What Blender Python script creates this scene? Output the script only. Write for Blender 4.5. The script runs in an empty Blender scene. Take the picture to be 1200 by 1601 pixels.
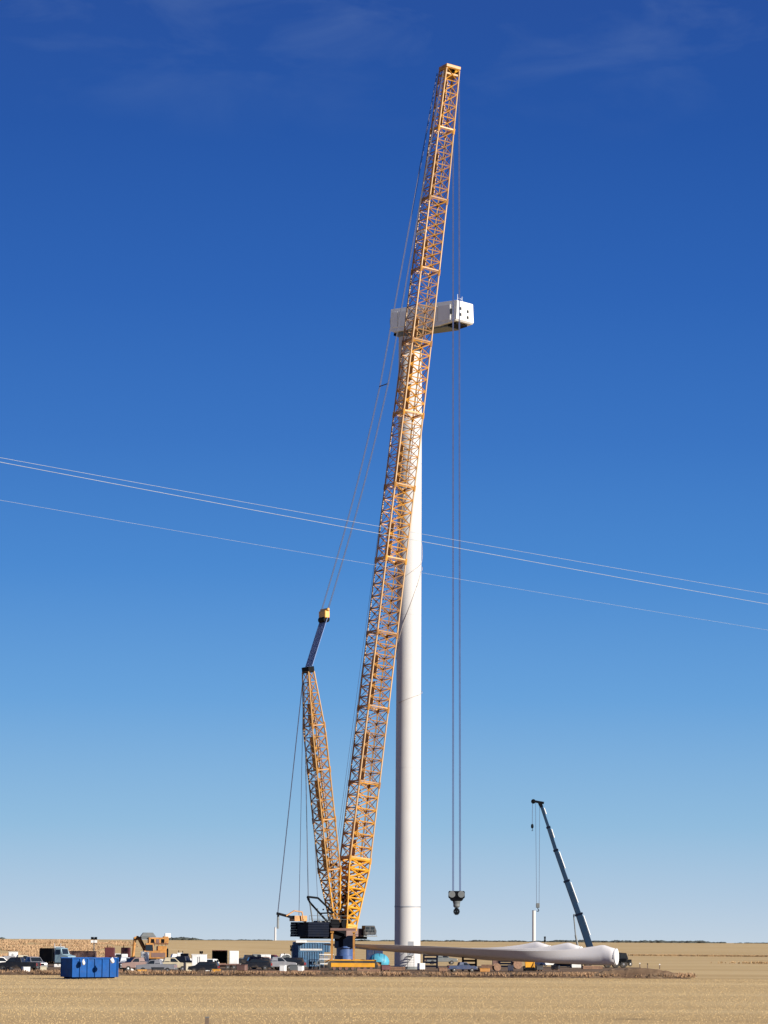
import bpy, bmesh, math, random
import numpy as np
from mathutils import Vector, Matrix, noise

random.seed(7)
np.random.seed(7)
R = math.radians
sc = bpy.context.scene
COL = sc.collection

# ------------------------------------------------------------------ camera
EYE = Vector((0.0, 0.0, 4.4))
FPX = 5000.0
PITCH = math.atan(670.5 / FPX)
ROLL = R(0.33)
cam_rot = Matrix.Rotation(R(90) + PITCH, 3, 'X') @ Matrix.Rotation(ROLL, 3, 'Z')
cd = bpy.data.cameras.new('camera')
cd.sensor_fit = 'VERTICAL'
cd.sensor_height = 36.0
cd.lens = FPX / 1601.0 * 36.0
cd.clip_start = 0.5
cd.clip_end = 30000
cam = bpy.data.objects.new('camera', cd)
cam.matrix_world = Matrix.Translation(EYE) @ cam_rot.to_4x4()
COL.objects.link(cam)
sc.camera = cam

# ------------------------------------------------------------------ light
SUN_EL = R(21.5)
SUN_H = Vector((0.79, -0.615)).normalized()
SUN_DIR = Vector((SUN_H.x * math.cos(SUN_EL), SUN_H.y * math.cos(SUN_EL), math.sin(SUN_EL)))
sl = bpy.data.lights.new('sun', 'SUN')
sl.energy = 5.0
sl.angle = R(0.53)
sl.color = (1.0, 0.95, 0.87)
so = bpy.data.objects.new('sun', sl)
so.rotation_euler = SUN_DIR.to_track_quat('Z', 'Y').to_euler()
COL.objects.link(so)

w = bpy.data.worlds.new('World')
sc.world = w
w.use_nodes = True
nt = w.node_tree
nt.nodes.clear()
N = nt.nodes.new
out = N('ShaderNodeOutputWorld')
bg = N('ShaderNodeBackground')
bg.inputs['Strength'].default_value = 0.1
sky = N('ShaderNodeTexSky')
sky.sky_type = 'NISHITA'
sky.sun_disc = False
sky.sun_elevation = SUN_EL
sky.sun_rotation = math.atan2(SUN_H.x, SUN_H.y)
sky.altitude = 900
sky.air_density = 1.0
sky.dust_density = 0.3
sky.ozone_density = 2.5
tc = N('ShaderNodeTexCoord')
sep = N('ShaderNodeSeparateXYZ')
nt.links.new(tc.outputs['Generated'], sep.inputs[0])
ramp = N('ShaderNodeValToRGB')
nt.links.new(sep.outputs['Z'], ramp.inputs[0])


def lin(c):
    c = c / 255.0
    return c / 12.92 if c <= 0.04045 else ((c + 0.055) / 1.055) ** 2.4


EXPOSURE = 0.8
SKYC = [(0.0, (190, 207, 224)), (0.012, (173, 198, 223)), (0.036, (138, 183, 220)), (0.075, (96, 157, 216)),
        (0.115, (64, 131, 205)), (0.155, (47, 110, 191)), (0.20, (33, 93, 178)), (0.25, (24, 79, 163)),
        (0.29, (28, 73, 154)), (0.6, (20, 56, 128)), (1.0, (17, 46, 110))]
el = ramp.color_ramp.elements
while len(el) < len(SKYC):
    el.new(0.5)
for e, (p, c) in zip(el, SKYC):
    e.position = p
for e, (p, c) in zip(el, SKYC):
    e.color = (*[lin(v) for v in c], 1)
gain = N('ShaderNodeVectorMath')
gain.operation = 'SCALE'
gain.inputs['Scale'].default_value = 10.0 / 2 ** EXPOSURE
nt.links.new(ramp.outputs[0], gain.inputs[0])
mixs = N('ShaderNodeMix')
mixs.data_type = 'RGBA'
mixs.inputs['Factor'].default_value = 0.96
nt.links.new(sky.outputs[0], mixs.inputs['A'])
nt.links.new(gain.outputs[0], mixs.inputs['B'])
# thin high cirrus
mp = N('ShaderNodeMapping')
mp.inputs['Scale'].default_value = (9, 9, 26)
nt.links.new(tc.outputs['Generated'], mp.inputs[0])
nz = N('ShaderNodeTexNoise')
nz.inputs['Scale'].default_value = 2.2
nz.inputs['Detail'].default_value = 7
nz.inputs['Roughness'].default_value = 0.55
nz.inputs['Distortion'].default_value = 0.4
nt.links.new(mp.outputs[0], nz.inputs['Vector'])
cr = N('ShaderNodeMapRange')
cr.inputs['From Min'].default_value = 0.47
cr.inputs['From Max'].default_value = 0.85
cr.inputs['To Max'].default_value = 0.15
nt.links.new(nz.outputs['Fac'], cr.inputs['Value'])
hz = N('ShaderNodeMapRange')
hz.inputs['From Min'].default_value = 0.245
hz.inputs['From Max'].default_value = 0.285
nt.links.new(sep.outputs['Z'], hz.inputs['Value'])
mul = N('ShaderNodeMath')
mul.operation = 'MULTIPLY'
nt.links.new(cr.outputs[0], mul.inputs[0])
nt.links.new(hz.outputs[0], mul.inputs[1])
mixc = N('ShaderNodeMix')
mixc.data_type = 'RGBA'
nt.links.new(mul.outputs[0], mixc.inputs['Factor'])
nt.links.new(mixs.outputs['Result'], mixc.inputs['A'])
mixc.inputs['B'].default_value = (2.3, 3.1, 4.1, 1)
nt.links.new(mixc.outputs['Result'], bg.inputs['Color'])
nt.links.new(bg.outputs[0], out.inputs[0])

sc.view_settings.view_transform = 'Standard'
sc.view_settings.look = 'None'
sc.view_settings.gamma = 1
sc.view_settings.use_curve_mapping = False
sc.view_settings.exposure = EXPOSURE


# ------------------------------------------------------------------ surveying helpers
def ray(px, py):
    return cam_rot @ Vector(((px - 600) / FPX, (800.5 - py) / FPX, -1.0))


def at(px, py, Y):
    d = ray(px, py)
    return EYE + d * (Y / d.y)


def ground(px, py, z=0.08):
    d = ray(px, py)
    return EYE + d * ((z - EYE.z) / d.z)


# ------------------------------------------------------------------ materials
MATS = {}


def mat(name, col, rough=0.6, metal=0.0, var=0.12, scale=1.5, dirt=None, dirt_amt=0.0, bump=0.0, spec=0.5):
    if name in MATS:
        return MATS[name]
    m = bpy.data.materials.new(name)
    m.use_nodes = True
    t = m.node_tree
    b = t.nodes['Principled BSDF']
    b.inputs['Roughness'].default_value = rough
    b.inputs['Metallic'].default_value = metal
    b.inputs['Specular IOR Level'].default_value = spec
    tcn = t.nodes.new('ShaderNodeTexCoord')
    n = t.nodes.new('ShaderNodeTexNoise')
    n.inputs['Scale'].default_value = scale
    n.inputs['Detail'].default_value = 6
    n.inputs['Roughness'].default_value = 0.6
    t.links.new(tcn.outputs['Object'], n.inputs['Vector'])
    rp = t.nodes.new('ShaderNodeValToRGB')
    rp.color_ramp.elements[0].position = 0.3
    rp.color_ramp.elements[1].position = 0.7
    lo = [c * (1 - var) for c in col]
    hi = [min(1, c * (1 + var)) for c in col]
    rp.color_ramp.elements[0].color = (*lo, 1)
    rp.color_ramp.elements[1].color = (*hi, 1)
    t.links.new(n.outputs['Fac'], rp.inputs[0])
    last = rp.outputs[0]
    if dirt is not None:
        n2 = t.nodes.new('ShaderNodeTexNoise')
        n2.inputs['Scale'].default_value = scale * 0.6
        n2.inputs['Detail'].default_value = 8
        n2.inputs['Roughness'].default_value = 0.7
        t.links.new(tcn.outputs['Object'], n2.inputs['Vector'])
        mr = t.nodes.new('ShaderNodeMapRange')
        mr.inputs['From Min'].default_value = 0.5
        mr.inputs['From Max'].default_value = 0.75
        mr.inputs['To Max'].default_value = dirt_amt
        t.links.new(n2.outputs['Fac'], mr.inputs['Value'])
        mx = t.nodes.new('ShaderNodeMix')
        mx.data_type = 'RGBA'
        t.links.new(mr.outputs[0], mx.inputs['Factor'])
        t.links.new(last, mx.inputs['A'])
        mx.inputs['B'].default_value = (*dirt, 1)
        last = mx.outputs['Result']
    t.links.new(last, b.inputs['Base Color'])
    if bump:
        bp = t.nodes.new('ShaderNodeBump')
        bp.inputs['Strength'].default_value = bump
        t.links.new(n.outputs['Fac'], bp.inputs['Height'])
        t.links.new(bp.outputs[0], b.inputs['Normal'])
    MATS[name] = m
    return m


DUST = (0.22, 0.155, 0.09)
M_YEL = mat('crane_yellow', (0.36, 0.165, 0.028), 0.5, dirt=(0.20, 0.09, 0.04), dirt_amt=0.75, scale=0.7, var=0.3)
M_YELD = mat('crane_yellow_deep', (0.58, 0.27, 0.018), 0.45, dirt=(0.28, 0.10, 0.03), dirt_amt=0.6, scale=0.8)
M_YELB = mat('crane_yellow_worn', (0.27, 0.13, 0.04), 0.6, dirt=(0.12, 0.06, 0.03), dirt_amt=0.7, scale=0.9, var=0.3)
M_YELC = mat('crane_yellow_fresh', (0.48, 0.22, 0.028), 0.45, dirt=(0.25, 0.11, 0.03), dirt_amt=0.6, scale=0.9, var=0.25)
M_PALE = mat('boom_chord_paint', (0.37, 0.21, 0.075), 0.45, dirt=(0.34, 0.17, 0.08), dirt_amt=0.7, scale=0.5)
M_BLK = mat('black_steel', (0.003, 0.0035, 0.005), 0.6, var=0.3, dirt=(0.02, 0.016, 0.012), dirt_amt=0.4, spec=0.06)
M_NAVY = mat('navy_steel', (0.0025, 0.005, 0.014), 0.55, var=0.2, dirt=(0.012, 0.01, 0.01), dirt_amt=0.4, spec=0.06)
M_GREY = mat('grey_steel', (0.11, 0.12, 0.12), 0.55, dirt=DUST, dirt_amt=0.3)
M_ROPE = mat('wire_rope', (0.035, 0.035, 0.06), 0.6, var=0.2)
M_LOADR = mat('load_rope_steel', (0.05, 0.065, 0.15), 0.6, var=0.2)
M_STRAP = mat('rope_reeving', (0.10, 0.16, 0.33), 0.5)
M_TOWER = mat('tower_paint', (0.47, 0.455, 0.44), 0.6, var=0.03, scale=0.15, dirt=(0.42, 0.38, 0.34), dirt_amt=0.3, spec=0.15)
M_SEAM = mat('seam_paint', (0.25, 0.26, 0.28), 0.6)
M_NAC = mat('nacelle_shell', (0.70, 0.69, 0.66), 0.45, var=0.04, scale=0.4, dirt=(0.5, 0.46, 0.4), dirt_amt=0.35)
M_BLADE = mat('blade_gelcoat', (0.60, 0.57, 0.55), 0.5, var=0.04, scale=0.15, dirt=(0.42, 0.38, 0.35), dirt_amt=0.4)
M_WHITE = mat('white_paint', (0.66, 0.65, 0.62), 0.45, var=0.06, dirt=DUST, dirt_amt=0.35)
M_SILV = mat('silver_paint', (0.26, 0.26, 0.27), 0.35, metal=0.3, dirt=DUST, dirt_amt=0.4)
M_BEIGE = mat('beige_paint', (0.36, 0.31, 0.21), 0.45, dirt=DUST, dirt_amt=0.3)
M_TARPW = mat('root_cover_cloth', (0.42, 0.40, 0.38), 0.8, var=0.15)
M_DARKP = mat('dark_paint', (0.008, 0.009, 0.012), 0.35, dirt=DUST, dirt_amt=0.35)
M_DBLUE = mat('dark_blue_paint', (0.02, 0.035, 0.085), 0.4, dirt=DUST, dirt_amt=0.3)
M_MAR = mat('maroon_paint', (0.085, 0.018, 0.02), 0.5, dirt=DUST, dirt_amt=0.3)
M_BROWNP = mat('brown_paint', (0.14, 0.075, 0.06), 0.6, dirt=DUST, dirt_amt=0.3)
M_GLASS = mat('tinted_glass', (0.012, 0.016, 0.02), 0.08, var=0.1)
M_TYRE = mat('tyre_rubber', (0.022, 0.021, 0.02), 0.85, dirt=DUST, dirt_amt=0.6)
M_RIM = mat('rim_metal', (0.32, 0.32, 0.32), 0.4, metal=0.6, dirt=DUST, dirt_amt=0.4)
M_LAMP = mat('lamp_lens', (0.7, 0.7, 0.68), 0.15)
M_RED = mat('red_lens', (0.35, 0.02, 0.02), 0.3)
M_BIN = mat('bin_blue', (0.004, 0.058, 0.22), 0.55, var=0.2, dirt=(0.05, 0.07, 0.12), dirt_amt=0.4, spec=0.1)
M_CONT = mat('container_blue', (0.045, 0.11, 0.19), 0.5, var=0.25, dirt=(0.16, 0.15, 0.14), dirt_amt=0.4)
M_DRUM = mat('drum_blue', (0.04, 0.08, 0.20), 0.4)
M_TEAL = mat('turquoise_tarp', (0.06, 0.28, 0.38), 0.5, var=0.2, scale=2.0, bump=0.3)
M_CRBL = mat('mobile_crane_blue', (0.006, 0.022, 0.05), 0.5, dirt=(0.04, 0.04, 0.04), dirt_amt=0.3, spec=0.2)
M_ORNG = mat('machine_orange', (0.40, 0.18, 0.04), 0.5, var=0.3, dirt=(0.14, 0.08, 0.05), dirt_amt=0.8)
M_WOOD = mat('weathered_timber', (0.18, 0.10, 0.06), 0.85, var=0.35, scale=3)
M_POLE = mat('pole_timber', (0.12, 0.085, 0.06), 0.9, var=0.3)
M_ALU = mat('aluminium_wire', (0.30, 0.32, 0.34), 0.5)
M_ROPEW = mat('tag_line_rope', (0.34, 0.29, 0.26), 0.8)


def ground_mat(name, c1, c2, c3, streak=(0.02, 0.25, 1), fine=9.0):
    m = bpy.data.materials.new(name)
    m.use_nodes = True
    t = m.node_tree
    b = t.nodes['Principled BSDF']
    b.inputs['Roughness'].default_value = 0.95
    b.inputs['Specular IOR Level'].default_value = 0.1
    tcn = t.nodes.new('ShaderNodeTexCoord')
    # broad bands that run across the field
    mpn = t.nodes.new('ShaderNodeMapping')
    mpn.inputs['Scale'].default_value = streak
    mpn.inputs['Rotation'].default_value = (0, 0, R(3))
    t.links.new(tcn.outputs['Object'], mpn.inputs[0])
    n1 = t.nodes.new('ShaderNodeTexNoise')
    n1.inputs['Scale'].default_value = 1.0
    n1.inputs['Detail'].default_value = 5
    t.links.new(mpn.outputs[0], n1.inputs['Vector'])
    r1 = t.nodes.new('ShaderNodeValToRGB')
    r1.color_ramp.elements[0].position = 0.36
    r1.color_ramp.elements[0].color = (*c1, 1)
    r1.color_ramp.elements[1].position = 0.64
    r1.color_ramp.elements[1].color = (*c2, 1)
    t.links.new(n1.outputs['Fac'], r1.inputs[0])
    n2 = t.nodes.new('ShaderNodeTexNoise')
    n2.inputs['Scale'].default_value = fine
    n2.inputs['Detail'].default_value = 4
    n2.inputs['Roughness'].default_value = 0.7
    t.links.new(tcn.outputs['Object'], n2.inputs['Vector'])
    mr = t.nodes.new('ShaderNodeMapRange')
    mr.inputs['From Min'].default_value = 0.5
    mr.inputs['From Max'].default_value = 0.8
    mr.inputs['To Max'].default_value = 0.7
    t.links.new(n2.outputs['Fac'], mr.inputs['Value'])
    mx = t.nodes.new('ShaderNodeMix')
    mx.data_type = 'RGBA'
    t.links.new(mr.outputs[0], mx.inputs['Factor'])
    t.links.new(r1.outputs[0], mx.inputs['A'])
    mx.inputs['B'].default_value = (*c3, 1)
    t.links.new(mx.outputs['Result'], b.inputs['Base Color'])
    bp = t.nodes.new('ShaderNodeBump')
    bp.inputs['Strength'].default_value = 0.12
    bp.inputs['Distance'].default_value = 0.1
    t.links.new(n2.outputs['Fac'], bp.inputs['Height'])
    t.links.new(bp.outputs[0], b.inputs['Normal'])
    return m


M_FIELD = ground_mat('stubble_field', (0.45, 0.312, 0.145), (0.55, 0.402, 0.20), (0.46, 0.32, 0.145), streak=(0.012, 0.045, 1), fine=7.0)
M_DIRT = ground_mat('site_dirt', (0.12, 0.075, 0.046), (0.22, 0.15, 0.09), (0.08, 0.052, 0.034), (0.15, 0.3, 1), 2.0)
M_STRAW = mat('straw', (0.53, 0.38, 0.18), 0.9, var=0.06, scale=0.2)
M_WEED = mat('dry_weeds', (0.27, 0.165, 0.09), 0.95, var=0.6, scale=0.35)
M_BRUSH = mat('red_brown_brush', (0.40, 0.262, 0.145), 0.95, var=0.15, scale=0.05)
M_TREE = mat('far_trees', (0.05, 0.058, 0.05), 0.95, var=0.3, scale=0.02)
M_TUSS = mat('dry_verge_grass', (0.30, 0.19, 0.09), 0.95, var=0.3, scale=0.05)


# ------------------------------------------------------------------ mesh helpers
def B():
    return bmesh.new()


def box(bm, c, s, rot=None, taper=None):
    """box with centre c and full size s; taper=(tx,ty) scales the top face"""
    hx, hy, hz = s[0] / 2, s[1] / 2, s[2] / 2
    tx, ty = taper or (1, 1)
    co = [(-hx, -hy, -hz), (hx, -hy, -hz), (hx, hy, -hz), (-hx, hy, -hz),
          (-hx * tx, -hy * ty, hz), (hx * tx, -hy * ty, hz), (hx * tx, hy * ty, hz), (-hx * tx, hy * ty, hz)]
    c = Vector(c)
    vs = [bm.verts.new(c + (rot @ Vector(p) if rot else Vector(p))) for p in co]
    for f in ((0, 3, 2, 1), (4, 5, 6, 7), (0, 1, 5, 4), (1, 2, 6, 5), (2, 3, 7, 6), (3, 0, 4, 7)):
        bm.faces.new([vs[i] for i in f])


def bar(bm, a, b, r, r2=None, n=6, cap=True, sq=False):
    a, b = Vector(a), Vector(b)
    r2 = r if r2 is None else r2
    d = (b - a)
    if d.length < 1e-6:
        return
    q = d.to_track_quat('Z', 'Y')
    off = math.pi / 4 if sq else 0
    k = math.sqrt(2) if sq else 1
    A, Bv = [], []
    for i in range(n):
        t = 2 * math.pi * i / n + off
        v = Vector((math.cos(t) * k, math.sin(t) * k, 0))
        A.append(bm.verts.new(a + q @ (v * r)))
        Bv.append(bm.verts.new(b + q @ (v * r2)))
    for i in range(n):
        j = (i + 1) % n
        bm.faces.new((A[i], A[j], Bv[j], Bv[i]))
    if cap:
        bm.faces.new(A[::-1])
        bm.faces.new(Bv)


def path(bm, pts, r, n=5):
    for p, q in zip(pts, pts[1:]):
        bar(bm, p, q, r, n=n, cap=True)


def prism(bm, prof, y0, y1, top_in=0.0, zref=None):
    """extrude an x-z outline along y; verts above zref pulled in by top_in"""
    def yy(y, z):
        if zref is not None and z > zref:
            return y - math.copysign(top_in, y)
        return y
    A = [bm.verts.new((x, yy(y0, z), z)) for x, z in prof]
    C = [bm.verts.new((x, yy(y1, z), z)) for x, z in prof]
    n = len(prof)
    for i in range(n):
        j = (i + 1) % n
        bm.faces.new((A[i], A[j], C[j], C[i]))
    bm.faces.new(A[::-1])
    bm.faces.new(C)


def lathe(bm, prof, n=24, axis='Z', c=(0, 0, 0)):
    rings = []
    c = Vector(c)
    for r, h in prof:
        ring = []
        for i in range(n):
            t = 2 * math.pi * i / n
            if axis == 'Z':
                v = Vector((r * math.cos(t), r * math.sin(t), h))
            elif axis == 'Y':
                v = Vector((r * math.cos(t), h, r * math.sin(t)))
            else:
                v = Vector((h, r * math.cos(t), r * math.sin(t)))
            ring.append(bm.verts.new(c + v))
        rings.append(ring)
    for a, b in zip(rings, rings[1:]):
        for i in range(n):
            j = (i + 1) % n
            bm.faces.new((a[i], a[j], b[j], b[i]))
    bm.faces.new(rings[0][::-1])
    bm.faces.new(rings[-1])


def build(name, bm, material, parent=None, smooth=False, bevel=0.0, **props):
    if bevel:
        bmesh.ops.bevel(bm, geom=list(bm.edges), offset=bevel, segments=1, affect='EDGES', clamp_overlap=True)
    bmesh.ops.recalc_face_normals(bm, faces=bm.faces)
    me = bpy.data.meshes.new(name)
    bm.to_mesh(me)
    bm.free()
    me.materials.append(material)
    if smooth:
        for p in me.polygons:
            p.use_smooth = True
        try:
            me.set_sharp_from_angle(angle=R(40))
        except Exception:
            pass
    o = bpy.data.objects.new(name, me)
    COL.objects.link(o)
    if parent:
        o.parent = parent
    for k, v in props.items():
        o[k] = v
    return o


def thing(name, label, cat, loc=(0, 0, 0), rz=0.0, group=None):
    o = bpy.data.objects.new(name, None)
    o.empty_display_size = 0.3
    COL.objects.link(o)
    o.location = loc
    o.rotation_euler = (0, 0, rz)
    o['label'] = label
    o['category'] = cat
    if group:
        o['group'] = group
    return o


def children(o):
    return [c for c in bpy.data.objects if c.parent == o]


def copy_tree(o, loc=None, rz=None, label=None, parent=None):
    c = o.copy()
    COL.objects.link(c)
    c.parent = parent
    if loc is not None:
        c.location = loc
        c.rotation_euler = (0, 0, rz or 0)
    if label:
        c['label'] = label
    for ch in children(o):
        copy_tree(ch, parent=c)
    return c


# ------------------------------------------------------------------ terrain
def smooth(a, b, x):
    t = max(0.0, min(1.0, (x - a) / (b - a)))
    return t * t * (3 - 2 * t)


def terrain_z(x, y):
    z = 3.95 * smooth(620, 2600, y)
    z += 2.75 * (1 - smooth(12, 105, math.hypot(x * 0.6, y)))
    k = 1 - smooth(-130, -20, x)
    k *= smooth(700, 1150, y) * (1 - smooth(1500, 2300, y))
    z += 1.9 * k
    k2 = 1 - smooth(-95, -8, x)
    z += 0.9 * k2 * smooth(640, 900, y) * (1 - smooth(1200, 1500, y))
    z += 0.25 * noise.noise(Vector((x * 0.004, y * 0.004, 0))) * smooth(520, 700, y)
    return z


ys = [-60, -30, 0, 15, 30, 45, 60, 80, 100, 120, 150] + list(np.linspace(180, 560, 30)) + \
     list(np.geomspace(580, 9000, 80))
xs = sorted(set([round(s * v, 2) for s in (-1, 1) for v in list(np.linspace(0, 90, 26)) + list(np.geomspace(95, 7000, 34))]))
bm = B()
grid = [[bm.verts.new((x, y, terrain_z(x, y))) for x in xs] for y in ys]
for j in range(len(ys) - 1):
    for i in range(len(xs) - 1):
        bm.faces.new((grid[j][i], grid[j][i + 1], grid[j + 1][i + 1], grid[j + 1][i]))
build('ground', bm, M_FIELD, smooth=True, kind='structure')

# worked dirt of the construction pad, its edge wavering
front = []
outline = []
X = -95
while X <= 34:
    outline.append((X, 397 + 2.0 * noise.noise(Vector((X * 0.09, 1.3, 0))) + 0.8 * noise.noise(Vector((X * 0.6, 5, 0)))))
    X += 1.5
front = list(outline)
outline += [(37.5, 399), (36, 403), (32.5, 407), (31, 416), (33, 430), (36, 450), (39, 480), (45, 560), (20, 572), (-30, 566), (-95, 575)]
bm = B()
vt = [bm.verts.new((x, y, 0.08)) for x, y in outline]
vb = [bm.verts.new((x, y, -0.3)) for x, y in outline]
bm.faces.new(vt)
for i in range(len(vt)):
    j = (i + 1) % len(vt)
    bm.faces.new((vt[i], vb[i], vb[j], vt[j]))
build('dirt_pad', bm, M_DIRT, kind='structure')

# low spoil bank along the near edge of the pad
bm = B()
rows = []
nx = 260
for i in range(nx + 1):
    x = -93 + 131 * i / nx
    y0 = 397.5 + 2.0 * noise.noise(Vector((x * 0.09, 1.3, 0)))
    hgt = 0.22 + 0.5 * max(0, noise.noise(Vector((x * 0.13, 8.0, 0))) + 0.25) + 0.28 * abs(noise.noise(Vector((x * 0.9, 2.0, 0))))
    if x > 25:
        hgt += 0.75 * smooth(24, 29, x) * (1 - smooth(31, 38, x))
    hgt *= 1 - smooth(35, 38, x) * 0.85
    r = []
    for k, (dy, kz) in enumerate(((-1.6, 0), (-0.8, 0.45), (0.0, 0.95), (0.9, 1.0), (1.9, 0.6), (3.0, 0.0))):
        jit = 0.25 * noise.noise(Vector((x * 1.7, k * 3.1, 4)))
        r.append(bm.verts.new((x, y0 + dy + jit, 0.02 + kz * hgt * (1 + 0.8 * jit))))
    rows.append(r)
for a, b in zip(rows, rows[1:]):
    for k in range(5):
        bm.faces.new((a[k], b[k], b[k + 1], a[k + 1]))
build('spoil_bank', bm, M_DIRT, kind='structure')


def tuft_mesh(name, pts, hmin, hmax, wid, material, blades=2, lean=0.25, **props):
    """thousands of narrow upright triangles, one mesh"""
    n = len(pts)
    P = np.repeat(np.array(pts, dtype=np.float32), blades, axis=0)
    m = len(P)
    ang = np.random.rand(m) * np.pi * 2
    h = hmin + (hmax - hmin) * np.random.rand(m)
    wv = wid * (0.6 + 0.8 * np.random.rand(m))
    dx, dy = np.cos(ang) * wv / 2, np.sin(ang) * wv / 2
    la = np.random.rand(m) * np.pi * 2
    lx, ly = np.cos(la) * h * lean * np.random.rand(m), np.sin(la) * h * lean * np.random.rand(m)
    V = np.empty((m, 3, 3), dtype=np.float32)
    V[:, 0] = P + np.stack([-dx, -dy, -0.03 * np.ones(m)], 1)
    V[:, 1] = P + np.stack([dx, dy, -0.03 * np.ones(m)], 1)
    V[:, 2] = P + np.stack([lx, ly, h], 1)
    me = bpy.data.meshes.new(name)
    me.vertices.add(m * 3)
    me.vertices.foreach_set('co', V.reshape(-1))
    me.loops.add(m * 3)
    me.loops.foreach_set('vertex_index', np.arange(m * 3, dtype=np.int32))
    me.polygons.add(m)
    me.polygons.foreach_set('loop_start', np.arange(0, m * 3, 3, dtype=np.int32))
    me.polygons.foreach_set('loop_total', np.full(m, 3, dtype=np.int32))
    me.update()
    me.validate()
    me.materials.append(material)
    o = bpy.data.objects.new(name, me)
    COL.objects.link(o)
    for k, v in props.items():
        o[k] = v
    return o


# stubble left on the harvested field in the foreground (drilled rows)
pts = []
nst = 80000
yy = 160 + (395 - 160) * np.random.rand(nst) ** 1.0
xx = (np.random.rand(nst) * 2 - 1) * (yy * 0.128 + 4)
yy = np.round(yy / 0.5) * 0.5 + np.random.randn(nst) * 0.05
for x, y in zip(xx, yy):
    pts.append((x, y, terrain_z(x, y) if y < 170 else 0.0))
tuft_mesh('stubble', pts, 0.02, 0.07, 0.045, M_STRAW, blades=2, kind='stuff', category='grass',
          label='short golden stubble standing in the harvested foreground field')

# weeds on the spoil bank
pts = []
for i in range(9000):
    x = random.uniform(-93, 38.5)
    y0 = 397.5 + 2.0 * noise.noise(Vector((x * 0.09, 1.3, 0)))
    k = noise.noise(Vector((x * 0.35, 3.3, 0)))
    if k < -0.15 and random.random() < 0.75:
        continue
    pts.append((x, y0 + random.uniform(-1.6, 3.4), 0.15 + 0.25 * random.random()))
for i in range(5000):
    x = random.gauss(29, 5)
    if 21 < x < 39:
        pts.append((x, 400 + random.uniform(-1.5, 8), 0.15 + random.random() * 0.25))
tuft_mesh('weeds', pts, 0.06, 0.42, 0.12, M_WEED, blades=3, lean=0.7, kind='stuff', category='weeds',
          label='brown dry weeds along the near edge of the dirt pad')

# reddish brush on the slope behind the left of the site
pts = []
for i in range(32000):
    y = 585 + 700 * random.random() ** 1.6
    x = random.uniform(-0.15, -0.070 - 0.012 * random.random()) * y
    if noise.noise(Vector((x * 0.09, y * 0.02, 0))) < -0.02 + 0.35 * smooth(-0.1, -0.07, x / y):
        continue
    pts.append((x, y, terrain_z(x, y)))
tuft_mesh('brush', pts, 0.2, 0.85, 0.28, M_BRUSH, blades=5, lean=0.35, kind='stuff', category='brush',
          label='reddish brown brush on the slope behind the left of the site')

# dry grass verges crossing the field at the right
pts = []
for i in range(8000):
    x = random.uniform(76, 190)
    y = 985 - (x - 76) * 0.55 + random.gauss(0, 5)
    pts.append((x, y, terrain_z(x, y)))
for i in range(200):
    x = random.gauss(84, 5)
    y = 690 + random.uniform(-9, 9)
    pts.append((x, y, terrain_z(x, y)))
tuft_mesh('field_verge', pts, 0.15, 0.55, 0.3, M_TUSS, blades=4, lean=0.5, kind='stuff', category='grass',
          label='dark band of long dry grass crossing the field at right')

# far shelterbelts: irregular clumps of foliage on the skyline
bm = B()


def belt(px0, px1, Y, h, dens):
    n = int((px1 - px0) * dens)
    for i in range(n):
        px = px0 + (px1 - px0) * random.random()
        xw = (px - 600) / FPX * Y
        y = Y + random.uniform(-25, 25)
        zb = terrain_z(xw, y) - 0.5
        hh = h * random.uniform(0.55, 1.1) * (0.8 + 0.5 * noise.noise(Vector((px * 0.05, Y, 0))))
        wv = hh * random.uniform(0.8, 2.0)
        m4 = Matrix.Translation((xw, y, zb + hh * 0.55)) @ Matrix.Diagonal((wv, wv, hh * 0.6, 1))
        r = bmesh.ops.create_icosphere(bm, subdivisions=1, radius=1.0, matrix=m4)
        for v in r['verts']:
            v.co += Vector([random.uniform(-0.25, 0.25) * wv * 0.5 for _ in range(2)] + [random.uniform(-0.2, 0.2) * hh * 0.4])


belt(545, 1130, 3000, 1.9, 2.6)
belt(870, 1105, 3000, 2.7, 2.5)
belt(1150, 1260, 3100, 1.6, 2.0)
belt(262, 430, 3100, 1.7, 2.2)
belt(264, 310, 3000, 3.2, 2.5)
belt(-30, 12, 2400, 2.0, 2.0)
build('distant_shelterbelt', bm, M_TREE, kind='stuff', category='trees',
      label='thin dark line of far trees along the flat horizon')

# ------------------------------------------------------------------ wind turbine tower
TY = 500.0
tb = ground(636, 1515)
tbase = Vector((at(636.5, 1514, TY).x, TY, 0.08))
ttop = at(640.3, 528, TY)
TH = ttop.z - tbase.z
tower = thing('wind_turbine_tower', 'tall smooth white tubular turbine tower standing behind the yellow lattice boom', 'tower', tbase)
dx_top = (ttop.x - tbase.x)
def tower_r(z):
    t = z / TH
    return 2.02 - 0.17 * t
cuts = [0, 9.6, 31, 55, 79, TH]
for a, b in zip(cuts, cuts[1:]):
    bm = B()
    lathe(bm, [(tower_r(a), a + 0.03), (tower_r(b), b - 0.03)], n=64)
    build('tower_section', bm, M_TOWER, tower, smooth=True)
for z in cuts[1:-1]:
    bm = B()
    big = z < 10
    lathe(bm, [(tower_r(z) - 0.1, z - 0.1), (tower_r(z) + (0.05 if big else -0.02), z - 0.1), (tower_r(z) + (0.05 if big else -0.02), z + 0.1), (tower_r(z) - 0.1, z + 0.1)], n=64)
    build('flange_ring', bm, M_SEAM if big else M_TOWER, tower)
bm = B()
lathe(bm, [(1.6, 0), (2.7, 0.0), (2.7, 0.35), (2.1, 0.42)], n=40)
build('foundation_collar', bm, M_GREY, tower)
bm = B()
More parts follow.
